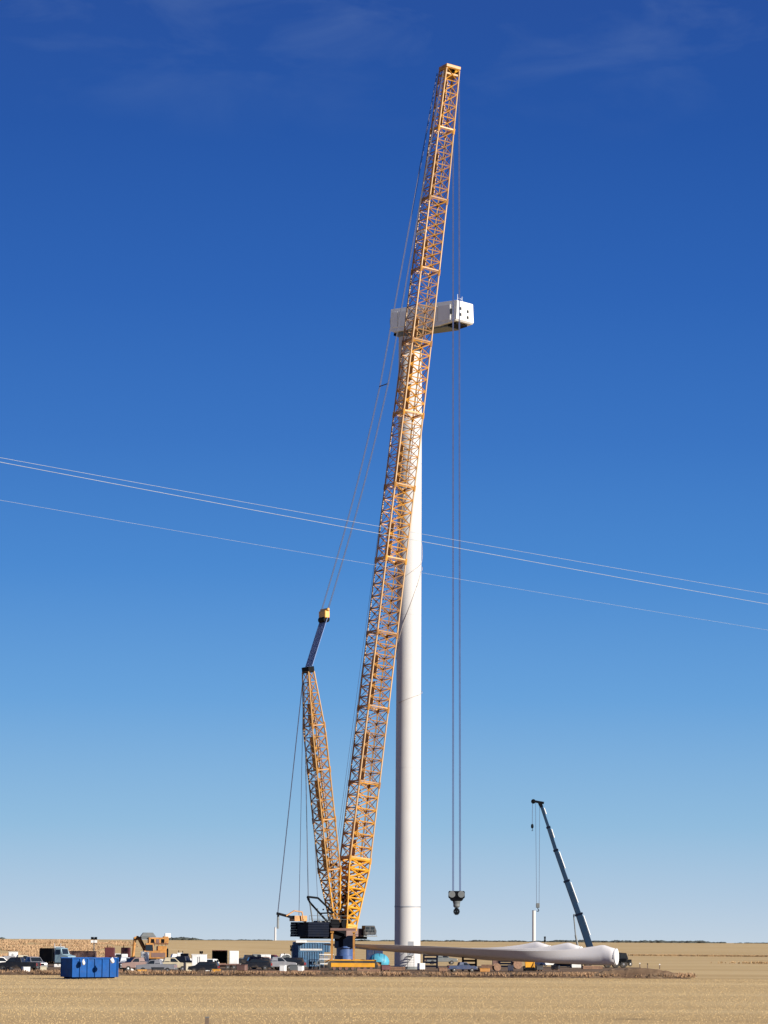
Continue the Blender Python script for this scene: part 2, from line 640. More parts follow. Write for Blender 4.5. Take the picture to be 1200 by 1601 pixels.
box(bm, (0.5, -1.96, 3.2), (0.9, 0.12, 2.1))
build('door', bm, M_SEAM, tower)
bm = B()
for k in range(8):
    box(bm, (0.5, -2.2 - 0.28 * k, 2.05 - 0.25 * k), (1.0, 0.28, 0.05))
for s in (-0.5, 0.5):
    bar(bm, (0.5 + s, -2.1, 2.05), (0.5 + s, -4.3, 0.05), 0.04)
    bar(bm, (0.5 + s, -2.1, 3.05), (0.5 + s, -4.3, 1.05), 0.03)
build('stair', bm, M_GREY, tower, kind='stuff')

# tag line wound loosely round the tower
bm = B()
pts = []
keys = [(905, -0.55, 2.0), (880, 0.95, 2.1)]
zs = []
def tz(py):
    return at(637, py, TY - 2.1).z
prev = None
q = []
keys = [(845, 20), (862, 0), (880, -25), (912, -150), (885, -240), (880, -330), (884, -352), (892, -385), (925, -422), (1012, -515), (1030, -560), (1078, -700), (1083, -740), (1100, -870)]
for (p0, a0), (p1, a1) in zip(keys, keys[1:]):
    for k in range(14):
        t = k / 14
        a = R(a0 + (a1 - a0) * t)
        z = tz(p0 + (p1 - p0) * t)
        rr = tower_r(z) + 0.05 + (0.16 if math.cos(a) > 0.6 else 0.0)
        q.append(Vector((tbase.x + dx_top * z / TH + rr * math.cos(a), tbase.y + rr * math.sin(a), z)))
for p, r_ in zip(q, q[1:]):
    bar(bm, p, r_, 0.036, n=4)
build('tag_line', bm, M_ROPEW, None, label='thin dark tag line looped around the middle of the white tower', category='rope')

# ------------------------------------------------------------------ nacelle
# axis runs from the rotor end (left, farther) to the rear end (right, nearer)
nl = at(612, 505, 499.5)       # lower near-left corner region
ax_dir = Vector((10.4, -8.0, 0)).normalized()
NL, NW, NH = 13.1, 4.6, 3.75
ncen = Vector((ttop.x, TY, ttop.z + 0.75)) + ax_dir * (0.5 - 0.17) * NL
nrot = math.atan2(ax_dir.y, ax_dir.x)
nac = thing('nacelle', 'long white box-shaped nacelle with dark rear vents on top of the tower', 'nacelle', ncen, nrot)
bm = B()
prof = [(-NL / 2, 0.25), (-NL / 2 + 0.5, 0.0), (NL / 2 - 3.6, 0.0), (NL / 2 - 0.3, 0.5), (NL / 2, 0.75), (NL / 2, NH - 0.12), (NL / 2 - 0.1, NH), (-NL / 2 + 0.05, NH), (-NL / 2, NH - 0.1)]
prism(bm, prof, -NW / 2, NW / 2, 0.2, NH - 0.35)
build('body', bm, M_NAC, nac, bevel=0.015)
# side skirts cover the stepped floor on the near side partly
for s in (-1, 1):
    xp = -NL / 2 + 0.3
    for L in (1.3, 2.6, 2.6, 2.6, 2.6):
        bm = B()
        box(bm, (xp + L / 2, s * (NW / 2 + 0.02), (NH - 0.62) / 2 + 0.36), (L - 0.16, 0.12, NH - 1.25))
        build('side_panel', bm, M_NAC, nac, bevel=0.02)
        xp += L
for (y, z) in ((-1.25, 1.55), (-1.25, 2.5), (0.65, 1.35), (0.65, 2.3)):
    bm = B()
    box(bm, (NL / 2 + 0.0, y, z), (0.08, 0.5, 0.48))
    v = build('rear_vent', bm, M_BLK, nac)
    bm = B()
    for k in range(3):
        box(bm, (NL / 2 + 0.06, y, z - 0.15 + 0.15 * k), (0.03, 0.5, 0.03))
    build('vent_louvre', bm, M_GREY, v, kind='stuff')
bm = B()
box(bm, (NL / 2 - 1.0, -NW / 2 - 0.06, 2.0), (0.45, 0.05, 0.9))
build('side_vent', bm, M_GREY, nac)
bm = B()
box(bm, (NL / 2 - 1.9, 0, 0.12), (2.4, 3.0, 0.4), rot=Matrix.Rotation(R(-8), 3, 'Y'))
build('service_hatch', bm, M_BLK, nac)
bm = B()
box(bm, (0.6, 0, -0.12), (7.5, 3.4, 0.26))
build('bedplate_cover', bm, M_GREY, nac)
bm = B()
lathe(bm, [(1.3, -0.5), (1.75, -0.35), (1.75, 0.3), (1.3, 0.35)], n=32, axis='X', c=(-NL / 2 - 0.1, 0, NH * 0.5))
build('rotor_flange', bm, M_GREY, nac, smooth=True)
bm = B()
box(bm, (-NL / 2 + 0.8, 0.0, -0.2), (1.6, 2.6, 0.4))
build('front_bracket', bm, M_BLK, nac)
bm = B()
lathe(bm, [(1.75, -0.8), (1.95, -0.5), (1.95, -0.02)], n=40, c=(-(0.5 - 0.17) * NL, 0, 0))
build('yaw_ring', bm, M_GREY, nac)
bm = B()
bar(bm, (NL / 2 - 0.9, -0.8, NH), (NL / 2 - 0.9, -0.8, NH + 1.2), 0.035, n=5)
bar(bm, (NL / 2 - 0.9, 0.4, NH), (NL / 2 - 0.9, 0.4, NH + 1.0), 0.035, n=5)
bar(bm, (NL / 2 - 0.9, -0.8, NH + 0.6), (NL / 2 - 0.9, 0.4, NH + 0.6), 0.035, n=5)
build('wind_mast', bm, M_NAC, nac)

# ------------------------------------------------------------------ big crawler crane
CU = Vector((0.894, 0.447, 0)).normalized()      # the way the crane faces
CW = Vector((CU.y, -CU.x, 0))                     # its right-hand side
c0 = ground(536, 1517.0)
c0 = Vector((at(536, 1500, 475).x, 475.0, 0.08))
crane = thing('crawler_crane', 'giant yellow lattice boom crawler crane with shorter derrick mast, cab at right', 'crane', c0, math.atan2(CU.y, CU.x))


def L(px, py, wl=0.0):
    """point of the crane's luffing plane (shifted wl to its right) seen at px,py, in crane coordinates"""
    o = c0 + CW * wl
    d = ray(px, py)
    t = (o - EYE).dot(CW) / d.dot(CW)
    p = EYE + d * t - c0
    return Vector((p.dot(CU), -wl, p.z))   # local y points to crane's left


def lattice(prefix_name, stations, parent, mats, chord_r, lace_r, panel, sections, braces=True, plates=()):
    """stations: list of (t, half_n, half_w); axis from A to Bp"""
    A, Bp = sections[0]
    axis = (Bp - A)
    Ltot = axis.length
    a = axis.normalized()
    wv = Vector((0, 1, 0))
    nv = wv.cross(a).normalized()

    def half(t):
        for (t0, n0, w0), (t1, n1, w1) in zip(stations, stations[1:]):
            if t <= t1:
                k = (t - t0) / (t1 - t0)
                return n0 + (n1 - n0) * k, w0 + (w1 - w0) * k
        return stations[-1][1:]

    def corner(t, i):
        hn, hw = half(t)
        sn, sw = ((1, 1), (1, -1), (-1, -1), (-1, 1))[i]
        return A + a * (t * Ltot) + nv * (hn * sn) + wv * (hw * sw)
    cutts = sections[1]
    for si, (t0, t1) in enumerate(zip(cutts, cutts[1:])):
        mchord, mlace, lr, pn = mats(si)
        sec = bpy.data.objects.new(prefix_name, None)
        sec.empty_display_size = 0.2
        COL.objects.link(sec)
        sec.parent = parent
        L_sec = (t1 - t0) * Ltot
        npn = max(2, int(round(L_sec / pn)))
        ts = [t0 + (t1 - t0) * k / npn for k in range(npn + 1)]
        breaks = sorted(set([t0, t1] + [s[0] for s in stations if t0 < s[0] < t1]))
        for i in range(4):
            bm = B()
            for b0, b1 in zip(breaks, breaks[1:]):
                e = 0.0007
                bar(bm, corner(b0 + (e if b0 == t0 else 0), i), corner(b1 - (e if b1 == t1 else 0), i), chord_r, n=7)
            build('chord', bm, mchord, sec, smooth=True)
        bm = B()
        for k in range(npn):
            for i in range(4):
                j = (i + 1) % 4
                if True:
                    bar(bm, corner(ts[k], i), corner(ts[k + 1], j), lr * 0.8, n=4, cap=False)
                    bar(bm, corner(ts[k], j), corner(ts[k + 1], i), lr * 0.8, n=4, cap=False)
                    bar(bm, corner(ts[k + 1], i), corner(ts[k + 1], j), lr * 0.9, n=5, cap=False)
                    continue
                if (k + i) % 2:
                    p, q = corner(ts[k], i), corner(ts[k + 1], j)
                else:
                    p, q = corner(ts[k], j), corner(ts[k + 1], i)
                bar(bm, p, q, lr, n=5, cap=False)
                bar(bm, corner(ts[k + 1], i), corner(ts[k + 1], j), lr * 0.9, n=5, cap=False)
            if k % 2 == 0:
                bar(bm, corner(ts[k], 0), corner(ts[k], 2), lr * 0.8, n=4, cap=False)
        build('lacing', bm, mlace, sec, smooth=True, kind='stuff')
        # ladder inside the section, and pendant rods whose dark brown stands in for shade
        hn0, hw0 = half(t0)
        hn1, hw1 = half(t1)
        bm = B()
        e = 0.004
        def inn(t, fn, fw):
            hn, hw = half(t)
            return A + a * (t * Ltot) + nv * (hn * fn) + wv * (hw * fw)
        bar(bm, inn(t0 + e, -0.55, 0.1), inn(t1 - e, -0.55, 0.1), 0.045, n=4)
        bar(bm, inn(t0 + e, -0.55, -0.25), inn(t1 - e, -0.55, -0.25), 0.045, n=4)
        nr = int(L_sec / 0.55)
        for k in range(nr):
            t = t0 + e + (t1 - t0 - 2 * e) * (k + 0.5) / nr
            bar(bm, inn(t, -0.55, 0.1), inn(t, -0.55, -0.25), 0.03, n=4, cap=False)
        build('ladder', bm, mlace, sec, kind='stuff')
        for fw in (-0.72, 0.72):
            bm = B()
            bar(bm, inn(t0 + e, 1.12, fw), inn(t1 - e, 1.12, fw), 0.07, n=5)
            build('pendant_shade_rod', bm, M_BROWNP, sec)
        # joint frame at the lower end, with the pin lugs
        bm = B()
        for i in range(4):
            j = (i + 1) % 4
            bar(bm, corner(t0 + 0.002, i), corner(t0 + 0.002, j), lr * 1.15, n=4, sq=True)
            p = corner(t0, i)
            bar(bm, p - a * 0.45, p + a * 0.45, chord_r * 1.55, n=6)
        build('joint_frame', bm, mlace, sec)
        # walkway grating plates and pendant links stowed inside the section
        if (t0, t1) and si in plates:
            bm = B()
            kk = min(npn - 1, 2 + (si * 5) % 4)
            tA, tB = ts[0] + 0.004, ts[kk]
            for tt0, tt1 in ((tA, tA + (tB - tA) * 0.47), (tA + (tB - tA) * 0.53, tB)):
                hn, hw = half(tt0)
                p0 = A + a * (tt0 * Ltot) + nv * (-hn * 0.4)
                p1 = A + a * (tt1 * Ltot) + nv * (-hn * 0.4)
                mid = (p0 + p1) / 2
                rm = Matrix((a, wv, nv)).transposed()
                box(bm, mid, ((p1 - p0).length, hw * 1.25, 0.06), rot=rm)
            build('walkway_plate', bm, M_YELD, sec)
    return corner, Ltot, a, nv


# main boom
bf = L(542.5, 1450)
bt = L(702.5, 110)
boom_cuts = [0, 0.075, 0.16, 0.245, 0.33, 0.415, 0.50, 0.585, 0.67, 0.755, 0.84, 0.925, 1.0]
st = [(0, 0.75, 1.45), (0.065, 1.66, 1.70), (0.56, 1.66, 1.70), (0.84, 1.50, 1.52), (1.0, 1.12, 1.20)]


def boom_m(si):
    if si == 0:
        return M_YELD, M_YELD, 0.15, 1.45
    return M_PALE, (M_YEL, M_YELC, M_YELB, M_YEL, M_YELB, M_YELC)[si % 6], (0.082, 0.1, 0.088)[si % 3], (1.7, 2.0, 1.85)[si % 3]


corner, LB, ba, bn = lattice('boom_section', st, crane, boom_m, 0.125, 0.085, 2.4, ((bf, bt), boom_cuts), plates=(0, 1, 2, 3, 5, 6, 7, 8, 9, 10, 11))
# boom head
bm = B()
hd = bt
rm = Matrix((ba, Vector((0, 1, 0)), bn)).transposed()
box(bm, hd + ba * 0.3, (0.5, 2.7, 2.5), rot=rm)
box(bm, hd - ba * 0.9, (0.35, 2.3, 2.2), rot=rm)
build('boom_head', bm, M_YEL, crane, bevel=0.05)
tip_l = L(711.5, 113)
for s in (-0.55, 0.55):
    bm = B()
    lathe(bm, [(0.2, -0.1), (0.62, -0.1), (0.56, 0), (0.62, 0.1), (0.2, 0.1)], n=20, axis='Y', c=tip_l + Vector((-0.25, s * 1.2, -0.1)))
    build('head_sheave', bm, M_BLK, crane)
for s in (-1.15, 1.15):
    bm = B()
    bar(bm, hd + Vector((0, s, -0.4)) + bn * 0.3, tip_l + Vector((-0.1, s * 0.8, 0)), 0.12, n=6)
    build('sheave_bracket', bm, M_YELD, crane)
# boom foot pins and lower plates
for s in (-1.45, 1.45):
    bm = B()
    box(bm, bf + Vector((0, s, -0.55)), (1.2, 0.18, 1.9))
    build('foot_bracket', bm, M_YELD, crane)
# white bands on the boom (measuring marks)
for t in (0.80,):
    bm = B()
    p, q = corner(t, 2), corner(t, 3)
    bar(bm, p, q, 0.16, n=4, sq=True)
    build('cross_beam', bm, M_WHITE, crane)

for (px_, py_) in ((541, 1432), (545, 1404)):
    bm = B()
    lathe(bm, [(0.7, -1.05), (0.7, -0.95), (0.45, -0.95), (0.45, 0.95), (0.7, 0.95), (0.7, 1.05)], n=20, axis='Y', c=L(px_, py_))
    build('boom_winch', bm, M_BLK, crane)
for k, (px_, py_) in enumerate(((545, 1418), (548, 1392), (551, 1370), (549, 1350))):
    bm = B()
    box(bm, L(px_, py_), (2.0, 2.4, 0.22))
    build('stiffener_plate', bm, M_YELD, crane)
bm = B()
for wl in (1.1, -0.4):
    path(bm, [L(536, 1452, wl), L(532, 1425, wl), L(540, 1400, wl), L(543, 1375, wl)], 0.09)
build('hydraulic_hose', bm, M_BLK, crane, kind='stuff')
# derrick mast
df = L(523, 1438)
dt = L(481.5, 1050)
stD = [(0, 0.5, 0.8), (0.2, 1.05, 1.55), (0.75, 1.05, 1.55), (1.0, 0.45, 1.05)]


def der_m(si):
    return (M_PALE, M_YEL, 0.08, 1.5) if si else (M_YELD, M_YEL, 0.10, 1.5)


cornerD, LD, da, dn = lattice('derrick_section', stD, crane, der_m, 0.115, 0.07, 1.8, ((df, dt), [0, 0.2, 0.4, 0.6, 0.78, 1.0]), plates=(1, 2, 3, 4))
bm = B()
rmD = Matrix((da, Vector((0, 1, 0)), dn)).transposed()
box(bm, dt + da * 0.25, (0.9, 2.3, 1.0), rot=rmD)
build('derrick_head', bm, M_BLK, crane, bevel=0.06)
bm = B()
box(bm, L(523 - 2, 1352), (0.3, 3.4, 0.4))
build('mast_cross_beam', bm, M_BROWNP, crane)

# reeving between the derrick head and the floating block
blk = L(506.5, 961)
dh = L(482.5, 1042)
for s in [-1.15 + 0.209 * k for k in range(12)]:
    bm = B()
    bar(bm, dh + Vector((0, s, 0)), blk + Vector((0, s, -0.5)), 0.055, n=5)
    build('reeving_rope', bm, M_STRAP, crane)
bm = B()
box(bm, blk, (0.8, 2.2, 1.1))
box(bm, blk + Vector((0.1, 0, 0.7)), (0.4, 2.6, 0.4))
build('floating_block', bm, M_YELD, crane, bevel=0.08)
bm = B()
lathe(bm, [(0.15, -1.0), (0.5, -1.0), (0.5, 1.0), (0.15, 1.0)], n=16, axis='Y', c=blk + Vector((-0.05, 0, -0.75)))
build('sheave_pack', bm, M_BLK, crane)
# pendants to the boom head, with the spreader half way
kn = L(599.5, 602)
top = L(694, 113)
for s in (-1.4, 1.4):
    bm = B()
    P0 = blk + Vector((0, s * 0.8, 0.6))
    P1 = kn + Vector((0, s, 0))
    P2 = top + Vector((-0.7, s * 0.75, 0))
    pts = []
    for k in range(13):
        t = k / 12
        pts.append(P0.lerp(P1, t) + Vector((0.45 * math.sin(math.pi * t), 0, 0)) * 1.0)
    for k in range(1, 17):
        pts.append(P1.lerp(P2, k / 16))
    path(bm, pts, 0.048)
    build('boom_pendant', bm, M_ROPE, crane)
    bm = B()
    path(bm, [p + Vector((0.2, 0.12, 0)) for p in pts], 0.034)
    build('boom_pendant', bm, M_ROPE, crane)
bm = B()
bar(bm, kn + Vector((0, -1.4, 0)), kn + Vector((0, 1.4, 0)), 0.08)
build('spreader_bar', bm, M_ROPE, crane)
# derrick ropes down to the A-frame and to the ballast
for (p0, p1, wl, r) in ((( 473, 1066), (434, 1430), 0, 0.04), ((474, 1066), (467, 1432), 0, 0.04),
                        ((475.5, 1066), (482, 1402), 0.6, 0.035), ((480, 1068), (496, 1402), 0.6, 0.035), ((475, 1068), (481.0, 1402), -0.9, 0.028),
                        ((473, 1060), (433.2, 1430), 0.5, 0.028)):
    bm = B()
    a0, a1 = L(*p0, wl), L(*p1, wl)
    bar(bm, a0, a1, r, n=5)
    build('backstay_rope', bm, M_ROPE, crane)
# hoist ropes along the boom, from winch to head
for s in (-0.35, 0.35):
    bm = B()
    bar(bm, L(512, 1440) + Vector((0, s, 0)), hd - bn * 1.5 + Vector((0, s, 0)), 0.026, n=4)
    build('hoist_rope', bm, M_ROPE, crane)

# A-frame
bm = B()
for s in (-1.3, 1.3):
    path(bm, [L(519, 1450, s), L(484, 1411, s), L(480, 1402, s), L(497, 1404, s), L(521, 1427, s)], 0.16)
bar(bm, L(482, 1406, -1.3), L(482, 1406, 1.3), 0.22)
bar(bm, L(505, 1422, -1.3), L(505, 1422, 1.3), 0.14)
bar(bm, L(500, 1428, 1.3), L(521, 1427, 1.3), 0.12)
bar(bm, L(500, 1428, -1.3), L(521, 1427, -1.3), 0.12)
build('a_frame', bm, M_BLK, crane)
bm = B()
for s in (-1.3, 1.3):
    bar(bm, L(484, 1411, s), L(489, 1447, s), 0.1)
    bar(bm, L(496, 1420, s), L(497, 1447, s), 0.08)
build('a_frame_strut', bm, M_GREY, crane)


def lz(py, D=475.0):
    return at(536, py, D).z - 0.08


# turntable deck and machinery
zt, zb_ = lz(1451), lz(1467)
bm = B()
box(bm, (-1.6, 0, (zt + zb_) / 2 - 0.1), (9.6, 3.0, zt - zb_))
build('turntable_frame', bm, M_BLK, crane, bevel=0.05)
for side in (-1, 1):
    z = lz(1465)
    for k in range(6):
        bm = B()
        box(bm, (-5.5 + 0.05 * (k % 2), side * 2.15, z + 0.18), (3.4, 1.8, 0.345))
        build('counterweight_slab', bm, M_NAVY, crane, bevel=0.03)
        z += 0.355
bm = B()
box(bm, (-5.5, 0, lz(1455)), (3.0, 2.2, 1.9))
build('counterweight_tray', bm, M_NAVY, crane, bevel=0.05)
bm = B()
box(bm, (-3.0, 0.2, lz(1445)), (2.6, 2.2, 1.0))
box(bm, (-0.9, 0.9, lz(1446)), (1.6, 1.4, 0.9))
build('engine_housing', bm, M_GREY, crane, bevel=0.08)
for xk in (-2.0, -0.2):
    bm = B()
    lathe(bm, [(0.75, -0.85), (0.75, -0.78), (0.5, -0.78), (0.5, 0.78), (0.75, 0.78), (0.75, 0.85)], n=20, axis='Y', c=(xk, -0.55, lz(1445)))
    build('winch_drum', bm, M_BLK, crane)
bm = B()
zc = lz(1447)
bar(bm, (-4.2, -2.9, zc + 0.0), (-4.2, -2.9, zc + 1.0), 0.03, n=4)
for k in range(5):
    bar(bm, (-7.0 + k * 1.7, -3.05, lz(1443)), (-7.0 + k * 1.7, -3.05, lz(1443) + 1.0), 0.03, n=4)
bar(bm, (-7.0, -3.05, lz(1443) + 1.0), (-0.2, -3.05, lz(1443) + 1.0), 0.03, n=4)
bar(bm, (-7.0, -3.05, lz(1443) + 0.5), (-0.2, -3.05, lz(1443) + 0.5), 0.03, n=4)
build('handrail', bm, M_GREY, crane)
# derrick ballast beam at the tail
bm = B()
for s in (-0.7, 0.7):
    bar(bm, L(432.5, 1428, s), L(478, 1440, s), 0.17, n=4, sq=True)
build('tail_beam', bm, M_BLK, crane)
bm = B()
for s in (-0.3, 0.3):
    bar(bm, L(434.5, 1429, s), L(434, 1452, s), 0.12, n=4, sq=True)
build('tail_strut', bm, M_GREY, crane)
bm = B()
for s in (-1.6, 0, 1.6):
    path(bm, [L(447, 1432, s), L(460, 1424, s), L(472, 1426, s), L(474, 1440, s)], 0.11)
path(bm, [L(460, 1424, -1.6), L(460, 1424, 1.6)], 0.11)
path(bm, [L(472, 1426, -1.6), L(472, 1426, 1.6)], 0.11)
box(bm, L(466, 1436, 0.3), (2.0, 1.8, 0.8))
build('mast_winch_frame', bm, M_ORNG, crane)
# cab
cx_, cy_ = 3.1, -2.2
bm = B()
prism(bm, [(cx_ - 0.9, lz(1461.5)), (cx_ + 0.85, lz(1461.5)), (cx_ + 1.05, lz(1456)), (cx_ + 0.7, lz(1447)), (cx_ - 0.9, lz(1447))], cy_ - 0.55, cy_ + 0.55)
cab = build('cab', bm, M_DARKP, crane, bevel=0.05)
bm = B()
box(bm, (cx_ - 0.45, cy_ - 0.57, lz(1453)), (0.6, 0.04, 0.75))
build('cab_window', bm, M_GLASS, cab)
bm = B()
box(bm, (cx_ + 0.35, cy_ - 0.57, lz(1453)), (0.6, 0.04, 0.75))
build('cab_window', bm, M_GLASS, cab)
bm = B()
box(bm, (cx_ - 0.2, cy_ - 0.2, lz(1463.5)), (2.2, 1.6, 0.14))
for k in range(4):
    bar(bm, (cx_ - 1.2 + k * 0.66, cy_ - 0.9, lz(1463.5)), (cx_ - 1.2 + k * 0.66, cy_ - 0.9, lz(1463.5) + 0.9), 0.03, n=4)
bar(bm, (cx_ - 1.2, cy_ - 0.9, lz(1463.5) + 0.9), (cx_ + 0.8, cy_ - 0.9, lz(1463.5) + 0.9), 0.03, n=4)
build('cab_platform', bm, M_GREY, crane)
bm = B()
box(bm, (1.0, 0, lz(1458)), (2.6, 3.2, 1.2))
build('boom_mount', bm, M_BROWNP, crane, bevel=0.05)

# undercarriage, its crawlers turned parallel to the picture
uc = bpy.data.objects.new('undercarriage', None)
COL.objects.link(uc)
uc.parent = crane
uc.rotation_euler = (0, 0, -math.atan2(CU.y, CU.x))
uc.location = (1.3, -0.65, 0)
for s in (-1, 1):
    bm = B()
    yC = s * 3.3
    prof = []
    Lc, Hc = 3.7, 1.42
    for k in range(9):
        t = -math.pi / 2 + math.pi * k / 8
        prof.append((Lc - Hc / 2 + Hc / 2 * math.cos(t), Hc / 2 + Hc / 2 * math.sin(t)))
    for k in range(9):
        t = math.pi / 2 + math.pi * k / 8
        prof.append((-Lc + Hc / 2 + Hc / 2 * math.cos(t), Hc / 2 + Hc / 2 * math.sin(t)))
    prism(bm, prof, yC - 0.6, yC + 0.6)
    build('track', bm, M_TYRE, uc)
    bm = B()
    box(bm, (0, yC, 0.78), (6.4, 1.3, 0.62))
    box(bm, (0, yC, 1.45), (6.9, 1.0, 0.16))
    build('track_frame', bm, M_YELD, uc, bevel=0.05)
    for k in range(7):
        bm = B()
        lathe(bm, [(0.24, -0.68), (0.24, 0.68)], n=12, axis='Y', c=(-2.7 + 0.9 * k, yC, 0.3))
        build('track_roller', bm, M_BROWNP, uc)
bm = B()
box(bm, (0, 0, 1.2), (3.6, 6.0, 0.8))
build('car_body', bm, M_YELD, uc, bevel=0.08)
bm = B()
lathe(bm, [(1.5, 1.6), (1.5, 2.1), (1.25, 2.15), (1.25, 3.2), (1.55, 3.25), (1.55, 3.5)], n=28, c=(-1.2, 0, 0))
build('slewing_ring', bm, M_DRUM, uc, smooth=True)
bm = B()
box(bm, (-1.2, 0, 4.2), (3.0, 3.0, 1.7))
build('slewing_platform', bm, M_NAVY, uc, bevel=0.06)
for xk in (-3.05, 0.15):
    bm = B()
    box(bm, (xk, -3.0, 3.55), (0.3, 0.3, 4.1))
    box(bm, (xk, -3.0, 5.55), (0.5, 0.8, 0.2))
    build('support_column', bm, M_YEL, uc)
bm = B()
box(bm, (-1.45, -3.0, 5.95), (3.7, 0.3, 0.35))
build('front_cross_beam', bm, M_BROWNP, uc)
bm = B()
bar(bm, (-3.05, -3.0, 1.7), (-4.0, -3.2, 1.2), 0.1)
box(bm, (3.7, -3.3, 1.0), (1.0, 1.0, 0.5))
build('outrigger_pad', bm, M_ORNG, uc)

# hook block hanging from the boom tip (world coordinates)
def crane_to_world(v):
    return c0 + CU * v.x - CW * v.y + Vector((0, 0, v.z))


tipw = crane_to_world(tip_l)
hb = at(713.5, 1393, tipw.y)
for i, (du, dt_) in enumerate(((-0.62, -0.42), (-0.52, -0.34), (-0.42, -0.28), (0.42, 0.5), (0.52, 0.58), (0.62, 0.66))):
    bm = B()
    a0 = tipw + Vector((dt_ * 1.0, 0, -0.2)) - c0
    a1 = hb + Vector((du, 0, 0.0)) - c0
    f = lambda v: Vector((v.dot(CU), -v.dot(CW), v.z))
    bar(bm, f(a0), f(a1), 0.036, n=5)
    build('load_rope', bm, M_LOADR, crane)
hook = thing('hook_block', 'black heavy hook block hanging on long ropes right of the white tower', 'hook', hb)
bm = B()
box(bm, (0, 0, -0.55), (2.45, 0.7, 1.1))
box(bm, (0, 0, -1.25), (1.7, 0.6, 0.5), taper=(1.3, 1))
build('sheave_housing', bm, M_BLK, hook, bevel=0.12)
for xk in (-0.7, 0.7):
    bm = B()
    lathe(bm, [(0.15, -0.42), (0.5, -0.42), (0.5, 0.42), (0.15, 0.42)], n=18, axis='Y', c=(xk, 0, -0.5))
    build('sheave', bm, M_GREY, hook)
bm = B()
lathe(bm, [(0.3, -2.5), (0.5, -2.3), (0.5, -1.9), (0.62, -1.5)], n=16)
build('swivel', bm, M_GREY, hook)
bm = B()
for s in (-1, 1):
    q = []
    for k in range(9):
        t = R(-90 + s * 0 + k * 26)
        q.append(Vector((s * (0.36 * math.cos(t) + 0.0), 0, -3.05 + 0.42 * math.sin(t))))
    path(bm, q, 0.14, n=8)
bar(bm, (0, 0, -2.4), (0, 0, -3.5), 0.17, 0.2, n=8)
build('ramshorn_hook', bm, M_BLK, hook)

# ------------------------------------------------------------------ blades on their stands
def blade(label, root_px, root_Y, tip_px, tip_Y, raise_z, dip=0.0):
    pr = at(root_px, 1490, root_Y)
    pt = at(tip_px, 1480, tip_Y)
    A = Vector((pr.x, pr.y, 0))
    T = Vector((pt.x, pt.y, 0))
    d = T - A
    Lb = d.length
    d.normalize()
    side = Vector((-d.y, d.x, 0))
    t = thing('rotor_blade', label, 'blade', A, math.atan2(d.y, d.x), 'turbine blades lying on the ground stands')
    # s, top z, bottom z, thickness
    prof = [(0.0, 3.45, 1.2, 2.1), (0.002, 3.52, 1.14, 2.2), (0.022, 3.72, 1.14, 2.1), (0.045, 4.0, 1.14, 1.8), (0.058, 4.04, 1.14, 1.7),
            (0.09, 3.8, 1.15, 1.6), (0.13, 3.55, 1.2, 1.5), (0.19, 3.3, 1.28, 1.4), (0.27, 3.18, 1.4, 1.45), (0.36, 3.25, 1.6, 1.2),
            (0.5, 3.5, 1.9, 1.0), (0.65, 3.66, 2.25, 0.8), (0.8, 3.7, 2.65, 0.6), (0.92, 3.68, 3.05, 0.35), (0.985, 3.6, 3.35, 0.15), (1.0, 3.52, 3.45, 0.04)]
    bm = B()
    rings = []
    n = 22
    tws = 1
    for (s, zt_, zb__, th) in prof:
        zt_ += raise_z + dip * smooth(0.07, 0.16, s) * (1 - smooth(0.3, 0.5, s)) - dip * 0.35 * (1 - smooth(0.05, 0.1, s))
        zb__ += raise_z * 0.8
        c = (zt_ + zb__) / 2
        hh = (zt_ - zb__) / 2
        af = smooth(0.0, 0.12, s)
        ring = []
        for k in range(n):
            a = 2 * math.pi * k / n
            y = math.cos(a) * th / 2
            z = math.sin(a)
            # airfoil: fat near the bottom (leading edge), thin to the top (trailing edge)
            y *= 1 - af * 0.82 * max(0, z)
            tw = R(-66) * smooth(-0.02, 0.42, s)
            dy_, dz_ = y, z * hh / max(0.5, math.cos(tw)) ** 0.75
            y2 = dy_ * math.cos(tw) - dz_ * math.sin(tw)
            z2 = dy_ * math.sin(tw) + dz_ * math.cos(tw)
            ring.append(bm.verts.new((s * Lb, y2 * tws, c + z2)))
        rings.append(ring)
    for a, b in zip(rings, rings[1:]):
        for k in range(n):
            j = (k + 1) % n
            bm.faces.new((a[k], a[j], b[j], b[k]))
    bm.faces.new(rings[-1])
    build('blade_shell', bm, M_BLADE, t, smooth=True)
    bm = B()
    lathe(bm, [(1.0, -0.1), (1.14, -0.1), (1.14, 0.1), (1.0, 0.1)], n=32, axis='X', c=(0, 0, 2.37 + raise_z))
    build('root_flange', bm, M_WHITE, t, smooth=True)
    bm = B()
    lathe(bm, [(1.02, -0.05), (1.02, 0.12)], n=32, axis='X', c=(0, 0, 2.37 + raise_z))
    build('root_cover', bm, M_TARPW, t)
    return t


blade('nearest white turbine blade, its round root end at the far right of the row', 963, 458, 588, 470, 0.0, 0.08)
blade('middle white turbine blade whose root end shows just left of the nearest one', 908, 464, 548, 477, 0.26)
blade('farthest white turbine blade, root hump beside the standing far tower', 859, 470, 505, 484, 0.38)


